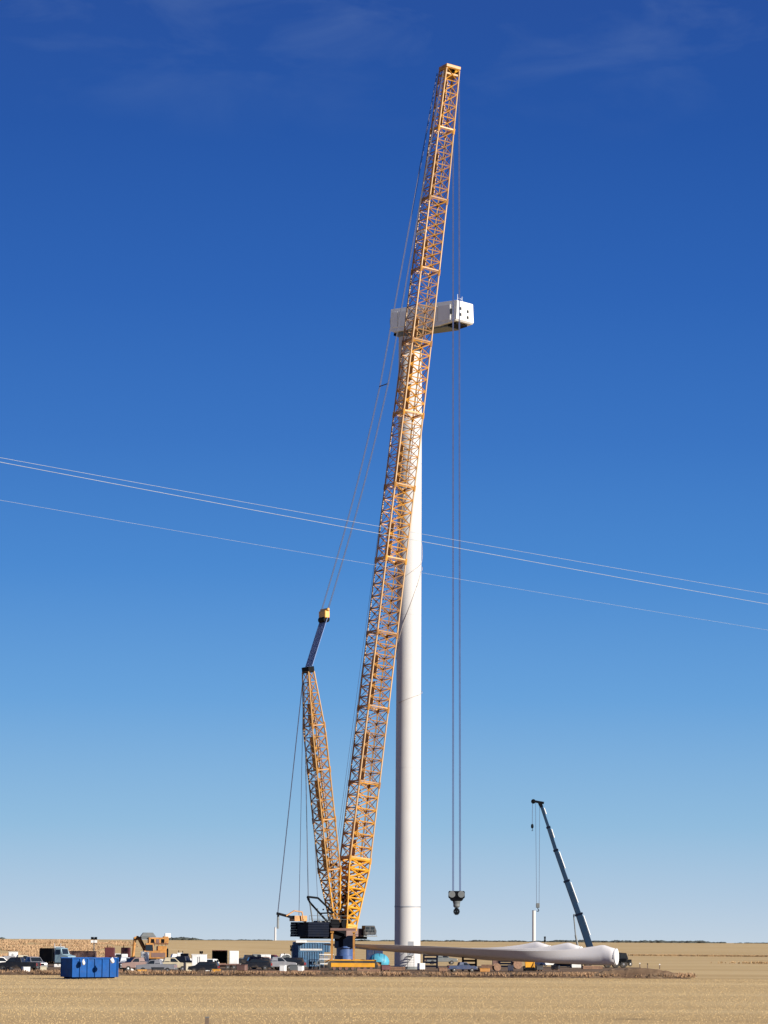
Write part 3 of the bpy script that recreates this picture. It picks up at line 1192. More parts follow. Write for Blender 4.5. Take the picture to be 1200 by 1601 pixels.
def blade_stand(px, py, wpx, top_z, label, m=M_NAVY):
    p = ground(px, py)
    t = thing('blade_stand', label, 'stand', p, R(0), 'steel stands under the blades')
    k = p.y / FPX
    W = wpx * k
    for xk in (-W / 2 + 0.13, W / 2 - 0.13):
        bm = B()
        for yk in (-0.8, 0.8):
            box(bm, (xk, yk, top_z / 2), (0.26, 0.22, top_z))
        box(bm, (xk, 0, 0.12), (0.3, 2.2, 0.22))
        build('upright', bm, m, t)
    nb = 4
    for i in range(nb):
        bm = B()
        z = 0.35 + (top_z - 0.5) * i / (nb - 1)
        box(bm, (0, -0.8, z), (W - 0.5, 0.18, 0.30))
        build('cross_rail', bm, m, t)
    bm = B()
    box(bm, (0, 0, top_z + 0.1), (W + 0.1, 1.9, 0.2))
    build('saddle', bm, m, t)
    return t


blade_stand(672.5, 1514, 23, 2.25, 'dark slatted steel stand beneath the blades nearest the white tower')
blade_stand(733.5, 1518, 23, 2.2, 'dark slatted steel stand beneath the blades, middle of the three')
blade_stand(790, 1514, 22, 1.75, 'dark slatted stand beneath the blades beside the yellow loader')
blade_stand(880, 1513, 26, 1.0, 'low dark cradle under the root of the white blades')


# ------------------------------------------------------------------ far unfinished towers
for (px, top_py, Y, wpx, lab) in ((834.5, 1424, 3300, 5.6, 'slim white far tower section standing on the horizon by the blue crane'),
                                  (430.0, 1450, 5200, 3.0, 'tiny white far tower on the horizon left of the big crane')):
    b0 = at(px, 1471, Y)
    zb0 = terrain_z(b0.x, Y) - 0.5
    zt0 = at(px, top_py, Y).z
    t = thing('far_tower', lab, 'tower', (b0.x, Y, zb0))
    bm = B()
    H = zt0 - zb0
    r = wpx * Y / FPX / 2
    lathe(bm, [(r, 0), (r, H * 0.5), (r * 0.96, H)], n=32)
    build('tower_tube', bm, M_TOWER, t, smooth=True)
    bm = B()
    lathe(bm, [(r * 0.9, H), (r * 1.02, H + 0.01), (r * 1.02, H + 0.5), (r * 0.9, H + 0.5)], n=32)
    build('top_flange', bm, M_SEAM, t)


# ------------------------------------------------------------------ wheels and vehicles
def wheel(parent, x, y, r, wd, rim=0.55):
    o = bpy.data.objects.new('wheel', None)
    COL.objects.link(o)
    o.parent = parent
    o.location = (x, y, r)
    key = ('w', r, wd)
    if key not in WH:
        bm = B()
        lathe(bm, [(r * 0.55, -wd / 2), (r * 0.93, -wd / 2), (r, -wd * 0.3), (r, wd * 0.3), (r * 0.93, wd / 2), (r * 0.55, wd / 2)], n=18, axis='Y')
        ty = build('tyre', bm, M_TYRE, o, smooth=True)
        bm = B()
        lathe(bm, [(r * 0.2, -wd * 0.52), (r * rim, -wd * 0.46), (r * rim, wd * 0.46), (r * 0.2, wd * 0.52)], n=14, axis='Y')
        rm_ = build('rim', bm, M_RIM, o)
        WH[key] = (ty.data, rm_.data)
    else:
        for nm, me in zip(('tyre', 'rim'), WH[key]):
            c = bpy.data.objects.new(nm, me)
            COL.objects.link(c)
            c.parent = o
    return o


WH = {}


def glass(parent, pts_list):
    for pts_ in pts_list:
        bm = B()
        vs = [bm.verts.new(p) for p in pts_]
        f = bm.faces.new(vs)
        bmesh.ops.recalc_face_normals(bm, faces=[f])
        r_ = bmesh.ops.extrude_face_region(bm, geom=[f])
        nrm = f.normal.copy()
        bmesh.ops.translate(bm, vec=nrm * 0.03, verts=[v for v in r_['geom'] if isinstance(v, bmesh.types.BMVert)])
        build('window', bm, M_GLASS, parent)


def pickup(label, px, py, rz, paint, cat='pickup truck', suv=False, s=1.0, load=None):
    p = ground(px, py)
    t = thing('suv' if suv else 'pickup_truck', label, 'suv' if suv else cat, p, rz, 'vehicles parked on the site')
    t.scale = (s, s, s)
    Lh, W = 2.9, 0.98
    bm = B()
    if suv:
        prof = [(-2.45, 0.45), (2.4, 0.45), (2.5, 0.75), (2.42, 1.05), (1.3, 1.18), (0.7, 1.8), (-2.2, 1.85), (-2.45, 1.2)]
        prism(bm, prof, -W, W, 0.16, 1.3)
    else:
        prof = [(-2.9, 0.5), (2.75, 0.5), (2.85, 0.8), (2.78, 1.12), (1.45, 1.25), (-0.78, 1.25), (-2.88, 1.22)]
        prism(bm, prof, -W, W)
    build('body', bm, paint, t, bevel=0.05)
    if not suv:
        bm = B()
        prism(bm, [(1.5, 1.2), (0.75, 1.88), (-0.6, 1.92), (-0.85, 1.2)], -W + 0.04, W - 0.04, 0.18, 1.5)
        build('cabin', bm, paint, t, bevel=0.05)
        bm = B()
        box(bm, (-1.85, 0, 1.235), (1.9, 1.5, 0.06))
        build('cargo_bed', bm, M_DARKP if load is None else load, t)
        if load is not None:
            bm = B()
            box(bm, (-1.9, 0, 1.5), (1.7, 1.3, 0.5))
            build('toolbox', bm, load, t, bevel=0.04)
    yt = W - 0.06
    for sgn in (-1, 1):
        if suv:
            qs = [[(0.95, sgn * (W - 0.0), 1.27), (0.62, sgn * (W - 0.15), 1.68), (-0.35, sgn * (W - 0.15), 1.7), (-0.35, sgn * W, 1.27)],
                  [(-0.45, sgn * W, 1.27), (-0.45, sgn * (W - 0.15), 1.7), (-2.0, sgn * (W - 0.15), 1.7), (-2.15, sgn * W, 1.27)]]
        else:
            qs = [[(1.2, sgn * yt, 1.3), (0.72, sgn * (yt - 0.16), 1.76), (0.15, sgn * (yt - 0.16), 1.78), (0.15, sgn * yt, 1.3)],
                  [(0.05, sgn * yt, 1.3), (0.05, sgn * (yt - 0.16), 1.78), (-0.55, sgn * (yt - 0.16), 1.8), (-0.72, sgn * yt, 1.3)]]
        glass(t, qs)
    if suv:
        glass(t, [[(1.25, -0.8, 1.24), (0.75, -0.68, 1.74), (0.75, 0.68, 1.74), (1.25, 0.8, 1.24)], [(-2.46, 0.75, 1.25), (-2.24, 0.65, 1.72), (-2.24, -0.65, 1.72), (-2.46, -0.75, 1.25)]])
    else:
        glass(t, [[(1.42, -0.8, 1.29), (0.86, -0.68, 1.81), (0.86, 0.68, 1.81), (1.42, 0.8, 1.29)]])
    xf = 2.85 if not suv else 2.48
    for sgn in (-1, 1):
        bm = B()
        box(bm, (xf - 0.03, sgn * 0.75, 0.92), (0.12, 0.36, 0.2))
        build('headlight', bm, M_LAMP, t)
        bm = B()
        box(bm, (-xf - 0.02, sgn * 0.86, 0.95), (0.08, 0.18, 0.36))
        build('tail_light', bm, M_RED, t)
    bm = B()
    box(bm, (xf + 0.02, 0, 0.6), (0.16, 1.9, 0.2))
    box(bm, (-xf - 0.08, 0, 0.6), (0.16, 1.8, 0.2))
    build('bumper', bm, M_GREY, t)
    bm = B()
    box(bm, (xf + 0.0, 0, 0.92), (0.06, 1.0, 0.26))
    build('grille', bm, M_BLK, t)
    wx = 1.8 if not suv else 1.5
    for x in (-wx, wx):
        for y in (-0.86, 0.86):
            wheel(t, x, y, 0.4, 0.26)
    return t


def ribbed_box(t, size, m, nrib, rib_w=0.1, name='side_rib', z0=0.0, mrib=None):
    Lx, Wy, H = size
    bm = B()
    box(bm, (0, 0, z0 + H / 2), (Lx, Wy, H))
    build('body', bm, m, t, bevel=0.04)
    for i in range(nrib):
        x = -Lx / 2 + Lx * (i + 0.5) / nrib
        for s in (-1, 1):
            bm = B()
            box(bm, (x, s * (Wy / 2 + 0.05), z0 + H / 2), (rib_w, 0.1, H - 0.1))
            build(name, bm, mrib or m, t)
    for s in (-1, 1):
        bm = B()
        box(bm, (0, s * (Wy / 2 + 0.04), z0 + H - 0.08), (Lx, 0.09, 0.14))
        build('top_rail', bm, mrib or m, t)


def box_trailer(label, px, py, wpx, hpx, m, rz=0.0, depth=2.2, name='cargo_trailer', cat='trailer', nrib=0, wheels=True, door=True, z0=0.45):
    p = ground(px, py)
    k = p.y / FPX
    W, H = wpx * k, hpx * k
    t = thing(name, label, cat, p, rz)
    bm = B()
    box(bm, (0, 0, z0 + (H - z0) / 2), (W, depth, H - z0))
    build('body', bm, m, t, bevel=0.05)
    bm = B()
    box(bm, (0, 0, H + 0.03), (W + 0.08, depth + 0.08, 0.07))
    build('roof', bm, m, t)
    if door:
        for s in (-1, 1):
            bm = B()
            box(bm, (s * W * 0.235, -depth / 2 - 0.02, z0 + (H - z0) / 2), (W * 0.44, 0.04, (H - z0) * 0.88))
            d_ = build('door', bm, m, t)
            bm = B()
            bar(bm, (s * W * 0.07, -depth / 2 - 0.07, z0 + 0.3), (s * W * 0.07, -depth / 2 - 0.07, H - 0.3), 0.025, n=5)
            build('lock_bar', bm, M_GREY, d_)
    if wheels:
        bm = B()
        box(bm, (0, 0, z0 - 0.08), (W * 0.96, depth * 0.7, 0.16))
        build('chassis', bm, M_BLK, t)
        for s in (-1, 1):
            wheel(t, W * 0.12, s * (depth / 2 - 0.12), 0.36, 0.22)
            wheel(t, -W * 0.2, s * (depth / 2 - 0.12), 0.36, 0.22)
    return t


pickup('white pickup cut off by the left edge of the photo', -4, 1518, R(8), M_WHITE)
pickup('beige-white pickup behind the white one at the far left', 33, 1513, R(14), M_BEIGE, load=M_SILV)
pickup('dark pickup seen between the white pickup and the pale one at far left', 27, 1519, R(170), M_DARKP)
pickup('silver grey pickup just left of the dark truck tractor', 51, 1518, R(-62), M_SILV)


# truck tractor at left
def truck(label, px, py, rz, paint, box_m):
    p = ground(px, py)
    t = thing('semi_truck', label, 'truck', p, rz)
    bm = B()
    prism(bm, [(0.9, 0.9), (3.1, 0.9), (3.2, 1.9), (2.1, 2.1), (1.9, 3.0), (0.9, 3.15)], -1.1, 1.1, 0.12, 2.2)
    build('cab', bm, paint, t, bevel=0.06)
    glass(t, [[(1.1, -1.08, 2.15), (1.1, -0.99, 2.8), (1.75, -0.99, 2.8), (1.85, -1.08, 2.15)], [(1.1, 1.08, 2.15), (1.1, 0.99, 2.8), (1.75, 0.99, 2.8), (1.85, 1.08, 2.15)],
              [(2.1, -0.9, 2.15), (1.93, -0.85, 2.9), (1.93, 0.85, 2.9), (2.1, 0.9, 2.15)]])
    bm = B()
    box(bm, (-0.9, 0, 0.85), (7.4, 0.9, 0.25))
    build('chassis', bm, M_BLK, t)
    bm = B()
    box(bm, (-0.6, 0, 2.0), (2.2, 2.1, 2.0))
    box(bm, (-3.0, 0, 1.3), (2.2, 2.0, 0.7))
    build('equipment_box', bm, box_m, t, bevel=0.05)
    bm = B()
    bar(bm, (0.75, -0.9, 1.0), (0.75, -0.9, 3.7), 0.07)
    bar(bm, (0.75, 0.9, 1.0), (0.75, 0.9, 3.7), 0.07)
    build('exhaust_stack', bm, M_RIM, t)
    for s in (-1, 1):
        bm = B()
        box(bm, (3.18, s * 0.8, 1.25), (0.1, 0.35, 0.25))
        build('headlight', bm, M_LAMP, t)
        for x in (2.5, -2.2, -3.5):
            wheel(t, x, s * 1.0, 0.5, 0.3)
    bm = B()
    box(bm, (3.25, 0, 0.75), (0.2, 2.2, 0.35))
    build('bumper', bm, M_SILV, t)
    return t


M_CABB = mat('pale_blue_cab', (0.22, 0.32, 0.36), 0.4, dirt=DUST, dirt_amt=0.3)
truck('dark truck with a pale blue cab parked left of the blue bin', 82, 1515, R(-24), M_CABB, M_BLK)
box_trailer('white roofed cream hut behind the truck left of the blue bin', 92, 1512, 14, 31, M_WHITE, name='site_hut', cat='hut', wheels=False, z0=0.0)

# blue roll-off bin
pb = ground(136, 1530)
kb = pb.y / FPX
bl = thing('waste_bin', 'long bright blue ribbed steel waste bin at the left front of the site', 'bin', pb + Vector((0, 2.6, 0)), R(33))
LB_, WB_, HB_ = 79 * kb, 2.5, 30.5 * kb
bm = B()
box(bm, (0, -WB_ / 2, 0.1 + HB_ / 2), (LB_, 0.08, HB_ - 0.1))
box(bm, (0, WB_ / 2, 0.1 + HB_ / 2), (LB_, 0.08, HB_ - 0.1))
box(bm, (-LB_ / 2, 0, 0.1 + HB_ / 2), (0.08, WB_, HB_ - 0.1))
box(bm, (LB_ / 2, 0, 0.1 + HB_ / 2), (0.08, WB_, HB_ - 0.1))
box(bm, (0, 0, 0.2), (LB_, WB_, 0.1))
build('bin_shell', bm, M_BIN, bl)
for i in range(7):
    for s in (-1, 1):
        bm = B()
        box(bm, (-LB_ / 2 + LB_ * i / 6, s * (WB_ / 2 + 0.09), 0.1 + HB_ / 2), (0.13, 0.13, HB_ - 0.1))
        build('side_rib', bm, M_BIN, bl)
for s in (-1, 1):
    bm = B()
    box(bm, (0, s * (WB_ / 2 + 0.06), HB_ + 0.06), (LB_ + 0.2, 0.2, 0.14))
    build('top_rail', bm, M_BIN, bl)
bm = B()
for s in (-0.6, 0.6):
    box(bm, (0, s, 0.08), (LB_, 0.16, 0.14))
build('skid', bm, M_BLK, bl)
for (px_, py_, w_, lab) in ((130, 1505, 5, 'small white sack on the rim of the blue bin at left'), (175, 1502, 7, 'white sack at the right end of the blue bin')):
    pw = at(px_, py_, pb.y - 0.1)
    t = thing('sack', lab, 'sack', pw)
    bm = B()
    bmesh.ops.create_icosphere(bm, subdivisions=2, radius=1.0, matrix=Matrix.Diagonal((w_ * kb * 0.5, 0.32, 0.3, 1)))
    for v in bm.verts:
        v.co += v.co.normalized() * 0.08 * noise.noise(v.co * 4)
    build('sack_body', bm, M_WHITE, t, smooth=True)
    bm = B()
    lathe(bm, [(0.1, 0.2), (0.06, 0.3), (0.12, 0.38)], n=8)
    build('sack_neck', bm, M_WHITE, t)

box_trailer('low grey-brown equipment trailer behind the blue bin', 126, 1512, 46, 24, M_BROWNP, depth=2.4)


def light_tower(label, px, base_py, top_py, head_w=0.9, m=M_BLK, white=True):
    p = ground(px, base_py)
    H = at(px, top_py, p.y).z - p.z
    t = thing('light_tower', label, 'light', p)
    bm = B()
    bar(bm, (0, 0, 0.6), (0, 0, H), 0.08, 0.06)
    build('mast', bm, M_GREY, t)
    bm = B()
    box(bm, (0, 0, 0.7), (1.6, 1.2, 0.8))
    build('generator_box', bm, M_GREY, t, bevel=0.04)
    for s in (-1, 1):
        wheel(t, 0.1, s * 0.7, 0.32, 0.2)
    for i, (x, z) in enumerate(((-0.3, 0), (0.3, 0), (-0.3, -0.5), (0.3, -0.5))):
        bm = B()
        box(bm, (x * head_w, -0.1, H + z), (0.5 * head_w, 0.25, 0.42))
        build('lamp_head', bm, M_WHITE if (white and z < 0) else m, t)
    return t


light_tower('portable light mast with white lamp heads behind the blue bin', 146, 1511, 1467)
light_tower('black lamp head mast right beside the foot of the white tower', 648, 1509, 1469, 1.0, white=False)


def portable_unit(label, px, py, wpx, hpx, m, rz=0.0):
    p = ground(px, py)
    k = p.y / FPX
    W, H = wpx * k, hpx * k
    t = thing('generator_trailer', label, 'generator', p, rz)
    bm = B()
    box(bm, (0, 0, 0.5 + (H - 0.5) / 2), (W, 1.5, H - 0.5))
    build('housing', bm, m, t, bevel=0.06)
    bm = B()
    for k_ in range(5):
        box(bm, (W * 0.2, -0.77, 0.9 + 0.16 * k_), (W * 0.4, 0.04, 0.06))
    build('louvre', bm, M_BLK, t, kind='stuff')
    bm = B()
    bar(bm, (-W * 0.25, 0, H), (-W * 0.25, 0, H + 0.4), 0.06)
    build('exhaust', bm, M_BLK, t)
    bm = B()
    bar(bm, (-W / 2, 0, 0.45), (-W / 2 - 1.0, 0, 0.4), 0.05)
    build('tow_bar', bm, M_BLK, t)
    for s in (-1, 1):
        wheel(t, 0.0, s * 0.8, 0.34, 0.2)
    return t


portable_unit('maroon generator unit behind the right end of the blue bin', 171, 1511, 15, 29, M_MAR)
portable_unit('dark maroon generator left of the orange excavator', 196, 1512, 14, 30, M_MAR)
portable_unit('small white generator in front of the dark maroon one', 194, 1516, 9, 24, M_WHITE)
pickup('dark blue pickup right of the blue bin', 192, 1518, R(25), M_DBLUE)
pickup('black pickup in front of the orange excavator', 214, 1519, R(-150), M_BROWNP)

# orange excavator / loader behind the parked cars
pe = ground(236, 1512)
ex = thing('excavator', 'orange tracked excavator with folded boom, tallest machine at left', 'excavator', pe, R(8))
for s in (-1, 1):
    bm = B()
    prof = [(-2.2, 0.2), (-1.8, 0), (1.8, 0), (2.2, 0.2), (2.2, 0.7), (1.8, 0.95), (-1.8, 0.95), (-2.2, 0.7)]
    prism(bm, prof, s * 1.3 - 0.3, s * 1.3 + 0.3)
    build('track', bm, M_TYRE, ex)
bm = B()
lathe(bm, [(0.8, 0.9), (0.8, 1.3)], n=18)
build('slewing_ring', bm, M_BLK, ex)
bm = B()
box(bm, (0.5, 0, 1.95), (3.6, 2.7, 1.3))
box(bm, (1.6, 0, 2.9), (1.5, 2.6, 0.8))
build('upper_body', bm, M_ORNG, ex, bevel=0.1)
bm = B()
box(bm, (1.0, -0.3, 4.1), (3.2, 1.6, 1.1))
box(bm, (2.2, -0.3, 4.5), (0.9, 1.2, 0.7))
build('hydraulic_housing', bm, M_ORNG, ex, bevel=0.1)
bm = B()
box(bm, (-0.4, -0.75, 2.9), (1.4, 1.1, 1.7), taper=(0.85, 0.9))
build('cab', bm, M_ORNG, ex, bevel=0.06)
glass(ex, [[(-1.0, -1.29, 2.5), (-0.95, -1.26, 3.5), (0.1, -1.26, 3.5), (0.2, -1.29, 2.5)]])
bm = B()
path(bm, [(-0.7, 0.5, 2.2), (-2.0, 0.5, 4.6), (-2.7, 0.5, 4.4)], 0.34, n=6)
build('boom_arm', bm, M_ORNG, ex)
bm = B()
path(bm, [(-2.6, 0.5, 4.6), (-2.9, 0.5, 1.5)], 0.26, n=6)
build('stick_arm', bm, M_ORNG, ex)
bm = B()
prism(bm, [(-3.2, 1.6), (-2.5, 1.6), (-2.3, 0.9), (-2.6, 0.4), (-3.1, 0.5)], 0.0, 1.0)
build('bucket', bm, M_BLK, ex)
bm = B()
bar(bm, (-0.6, 0.5, 2.0), (-1.6, 0.5, 3.4), 0.1)
bar(bm, (-1.6, 0.5, 4.5), (-2.4, 0.5, 4.9), 0.1)
build('hydraulic_ram', bm, M_RIM, ex)
bm = B()
box(bm, (-0.6, -0.1, 5.05), (2.6, 1.4, 0.7), taper=(0.6, 0.7))
box(bm, (-1.0, -0.1, 4.6), (1.4, 1.2, 0.5))
build('canopy', bm, M_GREY, ex, bevel=0.06)
bm = B()
box(bm, (2.5, -0.4, 4.95), (0.9, 0.9, 0.75))
build('air_filter_box', bm, M_WHITE, ex, bevel=0.05)
bm = B()
box(bm, (1.0, -1.36, 1.9), (2.2, 0.05, 0.7))
build('side_panel', bm, M_BROWNP, ex)
bm = B()
box(bm, (2.35, 0, 2.2), (0.5, 2.5, 1.5))
build('counterweight', bm, M_BLK, ex, bevel=0.1)
bm = B()
for k in range(5):
    bar(bm, (-0.2 + k * 0.6, -1.1, 3.3), (-0.2 + k * 0.6, -1.1, 4.0), 0.05, n=4)
bar(bm, (-0.4, -1.1, 3.7), (2.6, -1.1, 3.7), 0.05, n=4)
build('handrail', bm, M_BROWNP, ex)
for k in range(3):
    bm = B()
    box(bm, (0.1 + k * 0.8, -1.12, 4.1), (0.5, 0.05, 0.6))
    build('service_door', bm, M_BROWNP if k == 1 else M_BLK, ex)
box_trailer('small white box trailer under the orange excavator', 226, 1513, 12, 24, M_WHITE, depth=1.6)
box_trailer('narrow white portable toilet right of the orange excavator', 256, 1511, 10, 26, M_WHITE, depth=1.1, name='portable_toilet', cat='toilet', wheels=False, z0=0.0)
pickup('beige pickup with open bed right of the excavator', 264, 1519, R(6), M_BEIGE)
pickup('dark pickup parked left of the tall white box trailer', 286, 1515, R(160), M_DARKP)
pickup('black low car in front of the white box trailer', 318, 1521, R(176), M_DARKP, suv=True, s=0.8)
box_trailer('tall white box trailer with twin rear doors left of the brown flatbed', 311, 1517, 22.5, 24, M_WHITE)
pickup('grey pickup behind the parked beige pickup', 244, 1521, R(174), M_SILV, s=0.9)

# flatbed with open black box and a white cabinet
pf = ground(352, 1516)
fb = thing('flatbed_trailer', 'brown flatbed trailer loaded with an open black crate and white cabinet', 'trailer', pf)
bm = B()
box(bm, (0, 0, 0.75), (4.4, 2.3, 0.18))
build('deck', bm, M_BROWNP, fb)
bm = B()
box(bm, (0, 0, 0.55), (4.4, 0.8, 0.2))
bar(bm, (-2.2, 0, 0.55), (-3.3, 0, 0.5), 0.08)
build('chassis', bm, M_BLK, fb)
for x in (0.4, 1.3):
    for s in (-1, 1):
        wheel(fb, x, s * 1.0, 0.36, 0.22)
kf = pf.y / FPX
ob = thing('open_crate', 'black open-fronted crate standing on the brown flatbed trailer', 'crate', pf + Vector(((343 - 352) * kf, 0, 0.84)))
bm = B()
box(bm, (0, 0.75, 0.95), (2.1, 0.08, 1.9))
for s in (-1, 1):
    box(bm, (s * 1.05, 0, 0.95), (0.1, 1.5, 1.9))
build('wall', bm, M_BLK, ob)
bm = B()
box(bm, (0, 0, 1.95), (2.2, 1.6, 0.08))
build('roof', bm, M_MAR, ob)
bm = B()
box(bm, (0, 0, 0.05), (2.1, 1.5, 0.1))
build('floor', bm, M_WOOD, ob)
wc = thing('cabinet', 'white equipment cabinet on the right end of the brown flatbed', 'cabinet', pf + Vector(((365 - 352) * kf, 0, 0.84)))
bm = B()
box(bm, (0, 0, 0.95), (1.35, 1.4, 1.9))
build('body', bm, M_WHITE, wc, bevel=0.05)
bm = B()
box(bm, (0, -0.71, 0.95), (1.1, 0.04, 1.6))
build('door', bm, M_WHITE, wc)
pickup('dark pickup half hidden right of the white cabinet', 388, 1511, R(8), M_DARKP)
pickup('brownish suv left of the two middle parked cars', 412, 1515, R(10), M_BROWNP, suv=True)
pickup('silver pickup parked in front of the blue containers', 432, 1517, R(4), M_SILV)
pickup('dark suv closest to the blue containers', 450, 1517, R(176), M_DARKP, suv=True)
pickup('silver suv between the flatbed and the parked cars', 400, 1517, R(178), M_DARKP, suv=True, s=0.9)
pickup('white suv at left between flatbed trailer and white box trailer', 331, 1516, R(80), M_WHITE, suv=True, s=0.85)


# blue containers under the counterweight
def container(label, px, py, wpx, hpx, m, z0=0.0, rz=0.0, depth=2.4, nrib=12, roof=None, base_y=None):
    p = ground(px, py)
    k = p.y / FPX
    t = thing('shipping_container', label, 'container', p + Vector((0, 0, z0)), rz)
    W, H = wpx * k, hpx * k
    ribbed_box(t, (W, depth, H), m, nrib, 0.12)
    bm = B()
    box(bm, (0, 0, H + 0.05), (W + 0.1, depth + 0.1, 0.1))
    build('roof', bm, roof or m, t)
    for s in (-1, 1):
        bm = B()
        box(bm, (s * (W / 2 + 0.03), 0, H / 2), (0.06, depth * 0.9, H * 0.92))
        build('end_door', bm, m, t)
    return t


container('blue-grey lower container beneath the white-striped upper one', 482, 1512, 45, 25, M_CONT, rz=R(5))
container('blue upper container with pale roof stacked under the crane counterweight', 486, 1512, 56, 15.0, M_CONT, z0=2.42, rz=R(5), roof=M_WHITE, nrib=14)
box_trailer('white flat air unit on the roof of the stacked blue containers', 470, 1512, 16, 4, M_WHITE, name='air_unit', cat='air unit', wheels=False, door=False, z0=0.0).location.z += 3.92
box_trailer('long white pipe bundle crate strapped on the upper blue container', 486, 1514, 34, 2.2, M_WHITE, name='pipe_crate', cat='crate', wheels=False, door=False, z0=0.0, depth=0.5).location = ground(486, 1514) + Vector((0, -1.6, 2.75))


def rack(label, px, py, wpx, rows, m):
    p = ground(px, py)
    k = p.y / FPX
    W = wpx * k
    t = thing('material_rack', label, 'rack', p)
    H = rows * 0.75
    for sx in (-1, 1):
        for sy in (-0.6, 0.6):
            bm = B()
            box(bm, (sx * (W / 2 - 0.05), sy, H / 2), (0.09, 0.09, H))
            build('post', bm, M_GREY, t)
    for r_ in range(rows):
        bm = B()
        box(bm, (0, 0, 0.72 * (r_ + 1)), (W, 1.3, 0.12))
        build('shelf', bm, m, t)
        bm = B()
        for q in range(3):
            box(bm, (-W / 3 + W / 3 * q, 0, 0.72 * r_ + 0.3), (W / 4, 1.0, 0.42))
        build('carton', bm, (M_DARKP, M_GREY, M_SILV)[r_ % 3], t, kind='stuff')
    return t


rack('steel rack with white shelves left of the yellow undercarriage', 510, 1514, 22, 3, M_WHITE)
rack('low steel rack of parts in front of the blue containers', 491, 1516, 18, 2, M_SILV)
container('narrow blue tool container at the left of the stacked blue ones', 461, 1513, 9, 34, M_CONT, rz=R(0), nrib=3, depth=1.6)

# turquoise tarp covered load with a dark box behind
pt_ = ground(592, 1511)
ta = thing('covered_hub', 'dome-shaped load under a turquoise tarpaulin right of the crane undercarriage', 'covered load', pt_ + Vector((0, 1.0, 0)))
bm = B()
r_ = bmesh.ops.create_uvsphere(bm, u_segments=28, v_segments=14, radius=1.0)
for v in bm.verts:
    x, y, z = v.co
    e = 0.65
    x = math.copysign(abs(x) ** 0.8, x) * 1.75
    z = max(z, -0.35) * 1.45
    y *= 1.5
    v.co = Vector((x, y, z + 0.75)) + Vector((x, y, 0)) * 0.06 * noise.noise(Vector((x * 2, y * 2, z * 1.2)))
build('tarpaulin', bm, M_TEAL, ta, smooth=True)
bm = B()
box(bm, (0, 0, 0.12), (3.4, 2.4, 0.22))
build('timber_base', bm, M_WOOD, ta)
bm = B()
for x in (-0.8, 0.1, 0.9):
    q = [Vector((x, 1.52 * math.cos(a) * 0.95, 0.78 + 1.46 * max(math.sin(a), 0) * math.sqrt(max(0.05, 1 - (x / 1.85) ** 2)))) for a in [math.pi * k / 14 for k in range(15)]]
    path(bm, q, 0.03, n=4)
build('tie_rope', bm, M_ROPE, ta)
box_trailer('dark blue site trailer with a white roof behind the turquoise load', 585, 1510, 26, 26, M_DBLUE, name='site_trailer')
c_ = bpy.data.objects.get('site_trailer')
for ch in children(c_):
    if ch.name.startswith('roof'):
        ch.data.materials[0] = M_WHITE
        ch.scale = (1, 1, 1)

portable_unit('light grey generator by the foot of the white tower', 646, 1512, 15, 22, M_WHITE)
pickup('dark blue pickup in front of the middle blade stand', 722, 1519.5, R(12), M_DBLUE, s=0.72)
pickup('white suv under the right part of the blades', 855, 1512, R(10), M_WHITE, suv=True, s=0.8)
pickup('dark suv under the blades left of the white crate', 878, 1512, R(0), M_DARKP, suv=True, s=0.7)
box_trailer('small white crate below the blade roots at right', 900, 1513, 15, 11, M_WHITE, name='white_crate', cat='crate', wheels=False, z0=0.0, depth=1.3, door=False)

# small yellow loader under the blades
pl = ground(827, 1518)
ld = thing('skid_loader', 'small yellow skid loader in front of the blades', 'loader', pl, R(-86))
bm = B()
box(bm, (-0.1, 0, 0.95), (1.7, 1.1, 0.9))
build('body', bm, M_YELD, ld, bevel=0.06)
bm = B()
box(bm, (0.1, 0, 1.8), (1.0, 0.95, 0.9))
build('cab', bm, M_BLK, ld, bevel=0.04)
bm = B()
box(bm, (0.1, 0, 2.28), (1.2, 1.05, 0.1))
build('roof', bm, M_YELD, ld)
for s in (-1, 1):
    bm = B()
    path(bm, [(-0.8, s * 0.62, 1.5), (0.7, s * 0.62, 1.35), (1.2, s * 0.62, 0.5)], 0.09)
    build('lift_arm', bm, M_YELD, ld)
    for x in (-0.55, 0.5):
        wheel(ld, x, s * 0.68, 0.38, 0.26)
bm = B()
prism(bm, [(1.1, 0.1), (1.6, 0.05), (1.15, 0.5)], -0.7, 0.7)
build('bucket', bm, M_BLK, ld)

# ------------------------------------------------------------------ timber mats, pallets and drums
def mat_stack(label, px, py, n, W, rz=0.0, m=None):
    p = ground(px, py)
    t = thing('timber_mats', label, 'timber', p, rz)
    z = 0
    for i in range(n):
        for q in range(4):
            bm = B()
            box(bm, (0.06 * (i % 2), -0.6 + 0.4 * q, z + 0.13), (W, 0.36, 0.24))
            build('timber', bm, m or M_WOOD, t)
        z += 0.26
    return t


mat_stack('stack of reddish timber mats in front of the yellow tracks', 575, 1521, 2, 3.2, R(3))
mat_stack('low pile of timber mats right of the turquoise load', 618, 1517, 2, 2.8, R(-5))
mat_stack('timber mats between the two left blade stands', 702, 1516, 1, 3.0, R(4))
mat_stack('reddish timber pile left of the third blade stand', 764, 1516, 3, 2.2, R(-10))
mat_stack('timber pile at the front right of the orange excavator', 235, 1522, 2, 2.8, R(2))
mat_stack('flat timber mats in front of the parked cars at centre left', 420, 1521, 1, 4.2, R(0))
mat_stack('timber mats just in front of the blue containers', 478, 1520, 1, 4.0, R(2))
mat_stack('timber mats below the root end of the blades', 925, 1515, 2, 3.2, R(6))
mat_stack('short timber stack right of the dark pickup under the blades', 750, 1519, 2, 1.6, R(15))


